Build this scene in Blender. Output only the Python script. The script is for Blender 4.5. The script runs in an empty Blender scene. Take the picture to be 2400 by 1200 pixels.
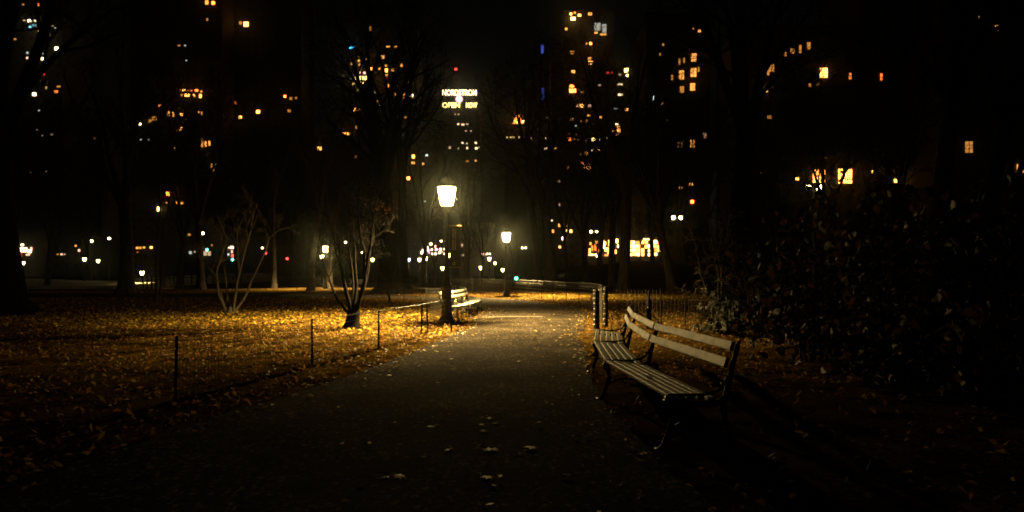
import bpy, math, random
import numpy as np
from mathutils import Vector, Matrix, Quaternion, noise

R = math.radians
C = bpy.context.scene.collection
scn = bpy.context.scene
F, H0, CX, HY = 1640.0, 1.45, 1200.0, 640.0      # focal length (photo px), eye height, horizon

def at(px, py, Y):
    """a point of the place seen at a photo pixel, Y metres away"""
    return Vector(((px - CX) * Y / F, Y, H0 - (py - HY) * Y / F))

def sm(a, b, x):
    t = min(1.0, max(0.0, (x - a) / (b - a)))
    return t * t * (3 - 2 * t)

def ground_z(x, y):
    z = 0.0
    z += 3.3 * sm(56, 108, y) * sm(3, 20, x)                       # dark slope on the right
    z -= 1.5 * sm(70, 100, y) * sm(190, 130, y) * sm(8, 0, x) * sm(-24, -12, x)
    z -= 0.7 * sm(60, 85, y) * sm(-20, -34, x)
    if y > 6:
        k = sm(6, 30, y) * 0.06
        z += k * noise.noise(Vector((x * .11, y * .11, 3.3)))
    return z

# ------------------------------------------------------------------ materials
MATS = {}
def new_mat(name):
    m = bpy.data.materials.new(name); m.use_nodes = True
    MATS[name] = m
    nt = m.node_tree
    return m, nt, nt.nodes['Principled BSDF']

def node(nt, typ, **kw):
    n = nt.nodes.new(typ)
    for k, v in kw.items():
        setattr(n, k, v)
    return n

def surface(name, c1, c2, scale=8, rough=.7, metallic=0, bump=0, bscale=None, detail=6, spec=.5, stretch=None, lo=.35, hi=.65):
    m, nt, b = new_mat(name)
    tc = node(nt, 'ShaderNodeTexCoord')
    src = tc.outputs['Object']
    if stretch:
        mp = node(nt, 'ShaderNodeMapping'); mp.inputs['Scale'].default_value = stretch
        nt.links.new(src, mp.inputs['Vector']); src = mp.outputs['Vector']
    nz = node(nt, 'ShaderNodeTexNoise'); nz.inputs['Scale'].default_value = scale; nz.inputs['Detail'].default_value = detail
    nz.inputs['Roughness'].default_value = .65
    nt.links.new(src, nz.inputs['Vector'])
    cr = node(nt, 'ShaderNodeValToRGB')
    cr.color_ramp.elements[0].position = lo; cr.color_ramp.elements[1].position = hi
    cr.color_ramp.elements[0].color = (*c1, 1); cr.color_ramp.elements[1].color = (*c2, 1)
    nt.links.new(nz.outputs['Fac'], cr.inputs['Fac'])
    nt.links.new(cr.outputs['Color'], b.inputs['Base Color'])
    b.inputs['Roughness'].default_value = rough; b.inputs['Metallic'].default_value = metallic
    b.inputs['Specular IOR Level'].default_value = spec
    if bump:
        n2 = node(nt, 'ShaderNodeTexNoise'); n2.inputs['Scale'].default_value = bscale or scale * 3; n2.inputs['Detail'].default_value = 5
        nt.links.new(src, n2.inputs['Vector'])
        bp = node(nt, 'ShaderNodeBump'); bp.inputs['Strength'].default_value = bump; bp.inputs['Distance'].default_value = .02
        nt.links.new(n2.outputs['Fac'], bp.inputs['Height'])
        nt.links.new(bp.outputs['Normal'], b.inputs['Normal'])
    return m

def thin(m, amount):
    """thin dry leaf: part of the light passes through it"""
    nt = m.node_tree; b = nt.nodes['Principled BSDF']; out = nt.nodes['Material Output']
    t = node(nt, 'ShaderNodeBsdfTranslucent'); mx = node(nt, 'ShaderNodeMixShader'); mx.inputs[0].default_value = amount
    src = b.inputs['Base Color'].links[0].from_socket
    nt.links.new(src, t.inputs['Color']); nt.links.new(b.outputs[0], mx.inputs[1]); nt.links.new(t.outputs[0], mx.inputs[2])
    nt.links.new(mx.outputs[0], out.inputs['Surface'])

def glow(name, col, strength, see_through=False):
    m = bpy.data.materials.new(name); m.use_nodes = True; MATS[name] = m
    nt = m.node_tree
    nt.nodes.remove(nt.nodes['Principled BSDF'])
    out = nt.nodes['Material Output']
    e = node(nt, 'ShaderNodeEmission'); e.inputs['Color'].default_value = (*col, 1); e.inputs['Strength'].default_value = strength
    if see_through:
        t = node(nt, 'ShaderNodeBsdfTransparent'); a = node(nt, 'ShaderNodeAddShader')
        nt.links.new(e.outputs[0], a.inputs[0]); nt.links.new(t.outputs[0], a.inputs[1])
        nt.links.new(a.outputs[0], out.inputs['Surface'])
    else:
        nt.links.new(e.outputs[0], out.inputs['Surface'])
    m.cycles.emission_sampling = 'AUTO'
    return m

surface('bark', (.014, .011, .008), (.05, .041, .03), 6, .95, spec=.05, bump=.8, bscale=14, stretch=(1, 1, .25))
surface('bark_shaded', (.002, .0017, .0013), (.005, .0042, .0032), 8, .98, bump=.8, bscale=20, stretch=(1, 1, .3), spec=.03)  # darkened copy of bark: shade on the unlit trunks put into the colour
surface('bark_lit', (.03, .025, .017), (.095, .078, .053), 7, .85, bump=.6, bscale=18, stretch=(1, 1, .3))  # paler copy of bark: lamp light on the trunks put into the colour
surface('twig', (.016, .013, .010), (.045, .037, .026), 5, .9, spec=.06)
surface('ground_soil', (.013, .0078, .0026), (.062, .038, .0085), 1.3, .98, spec=0, bump=.9, bscale=22, detail=10, lo=.38, hi=.62)
surface('asphalt', (.0128, .0105, .0072), (.033, .0268, .0182), 60, .95, spec=.008, bump=1.0, bscale=190, detail=10, lo=.3, hi=.7)
def asphalt_detail(m):
    nt = m.node_tree; b = nt.nodes['Principled BSDF']
    base = b.inputs['Base Color'].links[0].from_socket
    tc = [n for n in nt.nodes if n.type == 'TEX_COORD'][0].outputs['Object']
    def mul(a, fac_socket, lo, hi, p0, p1):
        cr = node(nt, 'ShaderNodeValToRGB'); cr.color_ramp.elements[0].position = p0; cr.color_ramp.elements[1].position = p1
        cr.color_ramp.elements[0].color = (lo,) * 3 + (1,); cr.color_ramp.elements[1].color = (hi,) * 3 + (1,)
        nt.links.new(fac_socket, cr.inputs['Fac'])
        mx = node(nt, 'ShaderNodeMix', data_type='RGBA', blend_type='MULTIPLY'); mx.inputs[0].default_value = 1
        nt.links.new(a, mx.inputs[6]); nt.links.new(cr.outputs[0], mx.inputs[7]); return mx.outputs[2]
    n1 = node(nt, 'ShaderNodeTexNoise'); n1.inputs['Scale'].default_value = .9; n1.inputs['Detail'].default_value = 6; nt.links.new(tc, n1.inputs['Vector'])
    o = mul(base, n1.outputs['Fac'], .55, 1.5, .35, .65)
    v = node(nt, 'ShaderNodeTexVoronoi'); v.inputs['Scale'].default_value = 60; nt.links.new(tc, v.inputs['Vector'])
    o = mul(o, v.outputs['Color'], .35, 1.6, .15, .80)
    vs_ = node(nt, 'ShaderNodeTexVoronoi'); vs_.inputs['Scale'].default_value = 34; nt.links.new(tc, vs_.inputs['Vector'])
    o = mul(o, vs_.outputs['Color'], .9, 7.0, .72, .95)
    n2 = node(nt, 'ShaderNodeTexNoise'); n2.inputs['Scale'].default_value = 2.5; n2.inputs['Detail'].default_value = 4; nt.links.new(tc, n2.inputs['Vector'])
    ad = node(nt, 'ShaderNodeMix', data_type='RGBA'); ad.inputs[0].default_value = .22; nt.links.new(tc, ad.inputs[6]); nt.links.new(n2.outputs['Color'], ad.inputs[7])
    v2 = node(nt, 'ShaderNodeTexVoronoi', feature='DISTANCE_TO_EDGE'); v2.inputs['Scale'].default_value = .55; nt.links.new(ad.outputs[2], v2.inputs['Vector'])
    o = mul(o, v2.outputs['Distance'], .35, 1, .002, .014)
    nt.links.new(o, b.inputs['Base Color'])
asphalt_detail(MATS['asphalt'])
surface('concrete', (.10, .095, .08), (.17, .16, .13), 5, .8, bump=.3)
surface('iron', (.012, .013, .012), (.03, .032, .028), 9, .42, metallic=.0, bump=.12, bscale=60)
surface('wire', (.035, .033, .028), (.085, .08, .068), 20, .38, metallic=.75)
surface('galvanised', (.014, .0135, .012), (.028, .027, .024), 9, .6, metallic=.3)
surface('wire_bright', (.06, .058, .05), (.11, .105, .09), 20, .45, metallic=.5)
surface('post_iron', (.004, .004, .0035), (.010, .010, .009), 9, .75, spec=.12)
surface('post_wood', (.006, .005, .004), (.016, .013, .010), 9, .8, spec=.08, bump=.5, stretch=(1, 1, .2))
surface('slat_wood', (.15, .16, .145), (.62, .66, .59), 3.2, .45, bump=.5, bscale=70, lo=.28, hi=.72, detail=10)
surface('banner_cloth', (.012, .022, .016), (.02, .034, .024), 4, .8)
surface('banner_ink', (.55, .5, .26), (.62, .56, .3), 30, .7)
surface('brass', (.35, .28, .1), (.45, .36, .14), 6, .35, metallic=.7)
surface('brass_plate', (.75, .66, .42), (.9, .8, .55), 8, .3, metallic=.9)
surface('facade_dark', (.03, .028, .025), (.055, .05, .045), .6, .85)
surface('facade_pink_lit', (.42, .30, .27), (.55, .40, .36), .5, .8)  # pinkish light on the facade, put into the wall colour
surface('pane_dark', (.01, .012, .015), (.02, .022, .025), .3, .2)
surface('road_grey', (.20, .20, .165), (.34, .33, .27), 1.2, .8, bump=.2)
LEAFM = []
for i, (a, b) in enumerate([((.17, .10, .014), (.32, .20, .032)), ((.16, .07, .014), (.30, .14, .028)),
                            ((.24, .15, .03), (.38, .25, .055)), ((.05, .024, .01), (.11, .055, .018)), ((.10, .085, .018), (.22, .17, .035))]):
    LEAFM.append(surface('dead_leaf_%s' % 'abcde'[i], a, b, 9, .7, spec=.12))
surface('lit_yellow_leaf', (.30, .20, .018), (.52, .37, .045), 9, .7, spec=.1)  # brighter leaf yellow, paints the lit patches of ground
surface('path_leaf', (.38, .29, .12), (.58, .45, .2), 12, .6)
surface('shrub_leaf', (.005, .008, .003), (.019, .022, .007), 7, .5, spec=.12)
surface('broad_leaf', (.014, .015, .005), (.055, .047, .014), 6, .65, spec=.2)
surface('rust_leaf', (.04, .019, .006), (.10, .05, .015), 6, .55)
for q in LEAFM + [MATS['lit_yellow_leaf'], MATS['path_leaf'], MATS['rust_leaf']]: thin(q, .38)
for q in ('shrub_leaf', 'broad_leaf'): thin(MATS[q], .15)
glow('lamp_glow', (1, .76, .33), 9, True)
glow('lamp_glow_cool', (.5, .52, 1), 6, True)
WM = {'V': (1, .97, .78), 'A': (1, .38, .07), 'W': (1, .72, .38), 'O': (1, .22, .03), 'Y': (1, .66, .20), 'P': (1, .52, .32), 'C': (.85, 1, .88),
      'T': (.3, .85, .95), 'R': (1, .05, .03), 'B': (.08, .12, .7), 'Q': (.05, .45, 1), 'M': (1, .50, .62), 'G': (.12, .95, .6)}
WS = {'b': 7, 'm': 2.0, 'd': .65, 'x': 6, 'e': .08}
def wmat(code):
    k = 'lit_' + code
    if k not in MATS:
        glow(k, WM[code[0]], WS[code[1]])
    return MATS[k]

# ------------------------------------------------------------------ mesh building
class MB:
    def __init__(s):
        s.v = []; s.f = []; s.m = []
    def face(s, pts, mi=0):
        n = len(s.v); s.v += [tuple(p) for p in pts]; s.f.append(tuple(range(n, n + len(pts)))); s.m.append(mi)
    def box(s, c, size, rot=None, mi=0):
        n = len(s.v); hx, hy, hz = [q / 2 for q in size]
        c = Vector(c)
        for x, y, z in ((-1, -1, -1), (1, -1, -1), (1, 1, -1), (-1, 1, -1), (-1, -1, 1), (1, -1, 1), (1, 1, 1), (-1, 1, 1)):
            p = Vector((x * hx, y * hy, z * hz))
            if rot is not None: p = rot @ p
            s.v.append(tuple(c + p))
        for q in ((0, 3, 2, 1), (4, 5, 6, 7), (0, 1, 5, 4), (1, 2, 6, 5), (2, 3, 7, 6), (3, 0, 4, 7)):
            s.f.append(tuple(n + i for i in q)); s.m.append(mi)
    def tube(s, pts, rads, sides=6, mi=0, cap=True):
        k = len(pts)
        if k < 2: return
        d = (pts[1] - pts[0]).normalized()
        u = d.orthogonal().normalized()
        n0 = len(s.v)
        for i in range(k):
            if i == 0: t = d
            elif i == k - 1: t = (pts[i] - pts[i - 1])
            else: t = (pts[i + 1] - pts[i - 1])
            t = t.normalized() if t.length > 1e-9 else d
            u = (u - t * u.dot(t))
            u = u.normalized() if u.length > 1e-6 else t.orthogonal().normalized()
            w = t.cross(u)
            r = rads[i]
            for j in range(sides):
                a = 2 * math.pi * j / sides
                p = pts[i] + u * (math.cos(a) * r) + w * (math.sin(a) * r)
                s.v.append((p.x, p.y, p.z))
        for i in range(k - 1):
            for j in range(sides):
                a = n0 + i * sides + j; b = n0 + i * sides + (j + 1) % sides
                s.f.append((a, b, b + sides, a + sides)); s.m.append(mi)
        if cap:
            s.f.append(tuple(n0 + j for j in range(sides))[::-1]); s.m.append(mi)
            s.f.append(tuple(n0 + (k - 1) * sides + j for j in range(sides))); s.m.append(mi)
    def lathe(s, prof, c=(0, 0, 0), sides=16, mi=0, phase=0):
        """prof: list of (radius, z)"""
        n0 = len(s.v); k = len(prof)
        for r, z in prof:
            for j in range(sides):
                a = 2 * math.pi * j / sides + phase
                s.v.append((c[0] + r * math.cos(a), c[1] + r * math.sin(a), c[2] + z))
        for i in range(k - 1):
            for j in range(sides):
                a = n0 + i * sides + j; b = n0 + i * sides + (j + 1) % sides
                s.f.append((a, b, b + sides, a + sides)); s.m.append(mi)
        s.f.append(tuple(n0 + j for j in range(sides))[::-1]); s.m.append(mi)
        s.f.append(tuple(n0 + (k - 1) * sides + j for j in range(sides))); s.m.append(mi)
    def bar(s, a, b, w, h, up=Vector((0, 0, 1)), r=.006, mi=0):
        """rounded rectangular bar from a to b; w along the side axis, h along up"""
        a, b = Vector(a), Vector(b)
        t = (b - a).normalized(); side = t.cross(up).normalized(); u = side.cross(t).normalized()
        prof = []
        for sx, sy, a0 in ((1, 1, 0), (-1, 1, 90), (-1, -1, 180), (1, -1, 270)):
            for da in (10, 45, 80):
                ang = R(a0 + da)
                prof.append((sx * (w / 2 - r) + r * math.cos(ang), sy * (h / 2 - r) + r * math.sin(ang)))
        n0 = len(s.v); k = len(prof)
        for p in (a, b):
            for x, y in prof: s.v.append(tuple(p + side * x + u * y))
        for j in range(k):
            s.f.append((n0 + j, n0 + (j + 1) % k, n0 + k + (j + 1) % k, n0 + k + j)); s.m.append(mi)
        s.f.append(tuple(n0 + j for j in range(k))[::-1]); s.m.append(mi)
        s.f.append(tuple(n0 + k + j for j in range(k))); s.m.append(mi)
    def build(s, name, mats, parent=None, smooth=False, loc=None):
        me = bpy.data.meshes.new(name)
        me.from_pydata(s.v, [], s.f)
        if not isinstance(mats, (list, tuple)): mats = [mats]
        for m in mats: me.materials.append(MATS[m] if isinstance(m, str) else m)
        if len(mats) > 1: me.polygons.foreach_set('material_index', s.m)
        if smooth: me.polygons.foreach_set('use_smooth', [True] * len(me.polygons))
        me.update()
        o = bpy.data.objects.new(name, me); C.objects.link(o)
        if parent is not None: o.parent = parent
        if loc is not None: o.location = loc
        return o

def tag(o, label=None, cat=None, group=None, kind=None):
    if label: o['label'] = label
    if cat: o['category'] = cat
    if group: o['group'] = group
    if kind: o['kind'] = kind
    return o
def empty(name, loc=(0, 0, 0), rz=0):
    o = bpy.data.objects.new(name, None); C.objects.link(o)
    o.location = loc; o.rotation_euler = (0, 0, rz); o.empty_display_size = .3
    return o
def copy_tree(o, parent=None):
    c = o.copy(); C.objects.link(c)
    if parent is not None: c.parent = parent
    for ch in list(o.children): copy_tree(ch, c)
    return c

# ------------------------------------------------------------------ ground, paths
LEFT = [(-6, -4.6), (0.5, -4.2), (4, -3.6), (6.4, -3.1), (8.5, -2.6), (10.3, -2.2), (13.2, -1.75), (18.3, -1.12), (21, -1.25), (26, -1.0),
        (30, -1.35), (34, -2.6), (38, -5.2), (41, -9.5), (43, -17)]
RIGHT = [(-6, 1.6), (0.5, 1.35), (4, 1.22), (6, 1.10), (8, 1.02), (10, 1.1), (12.5, 1.35), (15.85, 1.5), (18, 1.85), (24, 2.6),
         (30, 2.75), (36, 1.2), (41, -1.6), (45, -7), (48, -17)]
def edge(tab, y):
    for (y0, x0), (y1, x1) in zip(tab, tab[1:]):
        if y0 <= y <= y1: return x0 + (x1 - x0) * (y - y0) / (y1 - y0)
    return tab[-1][1]

def build_ground():
    xs = sorted(set([-900, -600, -400, -280, -200, -150] + list(range(-120, -30, 6)) + [q * 1.5 for q in range(-20, 21)] + list(range(33, 130, 6)) + [150, 200, 280, 400, 600, 900]))
    ys = sorted(set([-80, -40, -20, -10] + [q * 1.5 for q in range(-4, 45)] + list(range(69, 205, 5)) + [220, 250, 300, 360, 450, 600, 900, 1500]))
    m = MB()
    for y in ys:
        for x in xs: m.v.append((x, y, ground_z(x, y)))
    nx = len(xs)
    for j in range(len(ys) - 1):
        for i in range(nx - 1):
            a = j * nx + i
            m.f.append((a, a + 1, a + 1 + nx, a + nx)); m.m.append(0)
    tag(m.build('ground', 'ground_soil', smooth=True), kind='structure')

    def fine(tab):
        out = []
        for (y0, x0), (y1, x1) in zip(tab, tab[1:]):
            for k in range(6): out.append((x0 + (x1 - x0) * k / 6, y0 + (y1 - y0) * k / 6))
        out.append((tab[-1][1], tab[-1][0])); return out
    l, r = fine(LEFT), fine(RIGHT)
    m = MB()
    nseg = 8
    for (xa, ya), (xb, yb) in zip(l, r):
        for k in range(nseg + 1):
            t = k / nseg
            x, y = xa + (xb - xa) * t, ya + (yb - ya) * t
            wob = 0
            if k in (0, nseg): wob = .09 * noise.noise(Vector((x * 3, y * 1.7, 1 + k)))
            x += wob
            crown = .035 * (1 - (2 * t - 1) ** 2)
            m.v.append((x, y, max(ground_z(x, y), ground_z(x, y)) + .012 + crown))
    w = nseg + 1
    for i in range(len(l) - 1):
        for k in range(nseg):
            a = i * w + k
            m.f.append((a, a + 1, a + 1 + w, a + w)); m.m.append(0)
    tag(m.build('path', 'asphalt', smooth=True), kind='structure')
    # thin pale joint across the path
    m = MB()
    n = 12
    for i in range(n + 1):
        x = -.98 + 1.96 * i / n
        t = (x + 1.12) / 3.5
        z = ground_z(x, 22.4) + .020 + .035 * (1 - (2 * t - 1) ** 2)
        m.v += [(x, 22.36, z), (x, 22.54, z)]
    for i in range(n):
        m.f.append((2 * i, 2 * i + 2, 2 * i + 3, 2 * i + 1)); m.m.append(0)
    tag(m.build('path_joint_strip', 'concrete'), kind='structure')
    # pale drive crossing the lawns far on the left
    low = [(40, 672, 84), (265, 671, 85), (330, 666, 92), (420, 657, 118), (520, 652, 150), (640, 650, 170)]
    up = [(40, 652, 120), (265, 659, 118), (330, 652, 128), (420, 645, 150), (520, 640, 190), (640, 640, 210)]
    m = MB()
    for a, b in zip(low, up): m.v += [tuple(at(*a)), tuple(at(*b))]
    n = len(m.v)
    for i in range(len(low) - 1):
        m.f.append((2 * i, 2 * i + 2, 2 * i + 3, 2 * i + 1)); m.m.append(0)
    for (x, y, z) in list(m.v): m.v.append((x, y, z - 1.6))
    for i in range(len(low) - 1):
        m.f.append((2 * i, n + 2 * i, n + 2 * i + 2, 2 * i + 2)); m.m.append(0)
        m.f.append((2 * i + 1, 2 * i + 3, n + 2 * i + 3, n + 2 * i + 1)); m.m.append(0)
    tag(m.build('road', 'road_grey'), kind='structure')
    # a path climbing away in the middle distance
    m = MB()
    pts = [(-8, 62, 3), (-4, 75, 3.2), (0, 88, 3.5), (5, 100, 3.6), (9, 118, 4), (10, 140, 4.5)]
    for x, y, wd in pts:
        for sx in (-1, 1):
            m.v.append((x + sx * wd / 2 * .4, y + sx * -wd / 2, ground_z(x + sx * wd / 2 * .4, y - sx * wd / 2) + .05))
    for i in range(len(pts) - 1):
        m.f.append((2 * i, 2 * i + 1, 2 * i + 3, 2 * i + 2)); m.m.append(0)
    tag(m.build('far_path', 'road_grey'), kind='structure')
build_ground()

# ------------------------------------------------------------------ fallen leaves
rng = np.random.default_rng(11)
def leaf_field(name, pts, smin, smax, mats, weights, lift=.02, tilt=.5, kind='stuff'):
    n = len(pts)
    p = np.array(pts)
    L = rng.uniform(smin, smax, n); W = L * rng.uniform(.35, .6, n)
    az = rng.uniform(0, 2 * math.pi, n); tp = rng.normal(0, tilt, n); tr = rng.normal(0, tilt, n); cup = rng.uniform(-.1, .35, n) * L
    loc = np.zeros((n, 4, 3))
    loc[:, 0] = np.stack([-L / 2, 0 * L, 0 * L], 1); loc[:, 1] = np.stack([L * .05, -W / 2, cup], 1)
    loc[:, 2] = np.stack([L / 2, 0 * L, cup * .3], 1); loc[:, 3] = np.stack([L * .05, W / 2, cup * .8], 1)
    x, y, z = loc[..., 0], loc[..., 1], loc[..., 2]
    c, s = np.cos(tp)[:, None], np.sin(tp)[:, None]; x, z = x * c - z * s, x * s + z * c
    c, s = np.cos(tr)[:, None], np.sin(tr)[:, None]; y, z = y * c - z * s, y * s + z * c
    c, s = np.cos(az)[:, None], np.sin(az)[:, None]; x, y = x * c - y * s, x * s + y * c
    z = z - z.min(axis=1)[:, None]
    v = np.stack([x + p[:, 0:1], y + p[:, 1:2], z + p[:, 2:3] + rng.uniform(.004, lift, n)[:, None]], -1).reshape(-1, 3)
    base = (np.arange(n) * 4)[:, None]
    tri = np.concatenate([base + np.array([0, 1, 2]), base + np.array([0, 2, 3])], 1).reshape(-1)
    me = bpy.data.meshes.new(name)
    me.vertices.add(n * 4); me.vertices.foreach_set('co', v.reshape(-1).astype(np.float32))
    me.loops.add(n * 6); me.loops.foreach_set('vertex_index', tri.astype(np.int32))
    me.polygons.add(n * 2)
    me.polygons.foreach_set('loop_start', (np.arange(n * 2) * 3).astype(np.int32))
    for m in mats: me.materials.append(m)
    mi = rng.choice(len(mats), n, p=weights)
    me.polygons.foreach_set('material_index', np.repeat(mi, 2).astype(np.int32))
    me.update(calc_edges=True); me.validate()
    o = bpy.data.objects.new(name, me); C.objects.link(o)
    tag(o, kind=kind)
    return o
def litter():
    rr = random.Random(5)
    pts = []; onp = []
    def try_add(x, y):
        pts.append((x, y, ground_z(x, y)))
    # bands by distance: (y0, y1, tries per square metre)
    for y0, y1, dens in ((2.5, 8, 75), (8, 14, 75), (14, 22, 60), (22, 34, 42), (34, 55, 40)):
        w0 = -.80 * y1 - 1; w1 = .80 * y1 + 1
        area = (w1 - w0) * (y1 - y0)
        for _ in range(int(area * dens)):
            x, y = rr.uniform(w0, w1), rr.uniform(y0, y1)
            l, r_ = edge(LEFT, y), edge(RIGHT, y)
            if y < 41:
                dl, dr = l - x, x - r_
            else:
                dl = dr = 1 if y > 49 else (1 if x > edge(RIGHT, min(y, 48)) else -1)
            patch = .5 + .9 * noise.noise(Vector((x * .35, y * .35, 8))) + .5 * noise.noise(Vector((x * 1.3, y * 1.3, 2)))
            if dl > 0:
                k = .42 + .5 * patch
                if dl < 1.1: k = max(k, .75)
                if rr.random() < k * 1.25: try_add(x, y)
            elif dr > 0:
                k = (.34 + .55 * patch) * (1 if y > 9 else .55)
                if rr.random() < k: try_add(x, y)
            else:
                e = min(-dl, -dr)
                k = .55 * math.exp(-e / .28) + .007
                if rr.random() < k: onp.append((x, y, ground_z(x, y) + .022 + .03 * min(1, e)))
    return pts, onp
LAWN, ONPATH = litter()
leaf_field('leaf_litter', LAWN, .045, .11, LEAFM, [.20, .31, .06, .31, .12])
leaf_field('path_leaf_litter', ONPATH, .04, .095, [MATS['path_leaf'], LEAFM[2], LEAFM[0]], [.4, .3, .3], tilt=.16)

rr = random.Random(15); LIT_POOL = []  # bright yellow leaves massed so their colour stands in for pools of lamp light
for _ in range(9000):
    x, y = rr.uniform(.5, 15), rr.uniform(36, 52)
    if x > edge(RIGHT, min(y, 48)) + .8 and rr.random() < math.exp(-((y - 42) / 5) ** 2) * 1.1: LIT_POOL.append((x, y, ground_z(x, y)))
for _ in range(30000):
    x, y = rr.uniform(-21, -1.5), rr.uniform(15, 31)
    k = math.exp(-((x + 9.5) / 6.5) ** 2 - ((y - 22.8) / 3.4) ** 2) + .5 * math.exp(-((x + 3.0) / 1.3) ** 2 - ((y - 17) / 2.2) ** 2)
    if x < edge(LEFT, y) - .1 and rr.random() < k * (.8 + .6 * noise.noise(Vector((x * .8, y * .8, 4)))): LIT_POOL.append((x, y, ground_z(x, y) + .01))
leaf_field('lit_pool_leaf_litter', LIT_POOL, .07, .15, [MATS['lit_yellow_leaf'], LEAFM[0], LEAFM[2]], [.4, .4, .2], tilt=.3)
def lobed_leaf(name, size, seed):
    rr = random.Random(seed)
    m = MB()
    n = 14
    ring = []
    for k in range(n):
        a = 2 * math.pi * k / n
        r = size * (.5 if k % 2 == 0 else .27) * rr.uniform(.8, 1.15)
        ring.append((r * math.cos(a) * 1.15, r * math.sin(a) * .8, size * rr.uniform(.0, .07)))
    m.v = [(0, 0, .012)] + ring
    for k in range(n): m.f.append((0, 1 + k, 1 + (k + 1) % n)); m.m.append(0)
    m.tube([Vector((-size * .45, 0, .02)), Vector((-size * .8, size * .06, .03)), Vector((-size * 1.02, size * .12, .014))], [.003, .003, .002], 4)
    return m
protos = []
LF = [(1132, 1013), (1150, 1057), (1128, 1046), (1160, 994), (1213, 1066), (1052, 1057), (1141, 1122), (1155, 1144), (1330, 1119),
      (1500, 1172), (903, 1122), (936, 1120), (862, 1042), (800, 1042), (1026, 898), (1148, 982), (1243, 1052), (845, 1147), (712, 1046), (990, 1074), (1215, 848), (1010, 1002), (1168, 968)]
LL = ['broad pale leaf lying alone in the middle of the path', 'widest pale tan leaf flat on the dark path', 'pair of curled leaf tips just above the widest pale leaf',
      'pale leaf highest of the three along the path centre', 'yellow green leaf on the path right of centre', 'small tan leaf on the path left of the widest leaf',
      'upper of two pale leaves near the bottom of the path', 'lower of two pale leaves near the bottom of the path', 'brown leaf on the path edge below the bench shadow',
      'brown leaf at the lower edge of the bench shadow', 'left one of two amber leaves low on the path', 'right one of two amber leaves low on the path',
      'dull tan leaf on the dim left half of path', 'thin brown leaf flat on the dim left half of path', 'small pale leaf high on the lit part of path',
      'slim leaf above the row of pale leaves on path', 'dim curled leaf right of the yellow green leaf', 'brown leaf nearest the photographer left of centre',
      'russet leaf at the far left of the path', 'faint green leaf left of the small tan leaf', 'tiny leaf on the bright asphalt ahead of the bench', 'thin amber leaf on the mid path left of centre', 'narrow leaf on the path below the bright patch']
for k in range(5):
    protos.append(lobed_leaf('fallen_leaf', [.12, .15, .10, .13, .11][k], 40 + k))
rr = random.Random(3)
for i, ((px, py), lb) in enumerate(zip(LF, LL)):
    y = F * (H0 - .04) / (py - HY); x = (px - CX) * y / F
    o = protos[i % 5].build('fallen_leaf', 'path_leaf' if i not in (9, 17, 18, 8) else LEAFM[0])
    o.location = (x, y, ground_z(x, y) + .047); o.rotation_euler = (rr.uniform(-.08, .08), rr.uniform(-.08, .08), rr.uniform(0, 6.28))
    o.scale = (rr.uniform(.55, 1.0),) * 3
    tag(o, lb, 'leaf', 'leaves fallen on the path')

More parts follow.
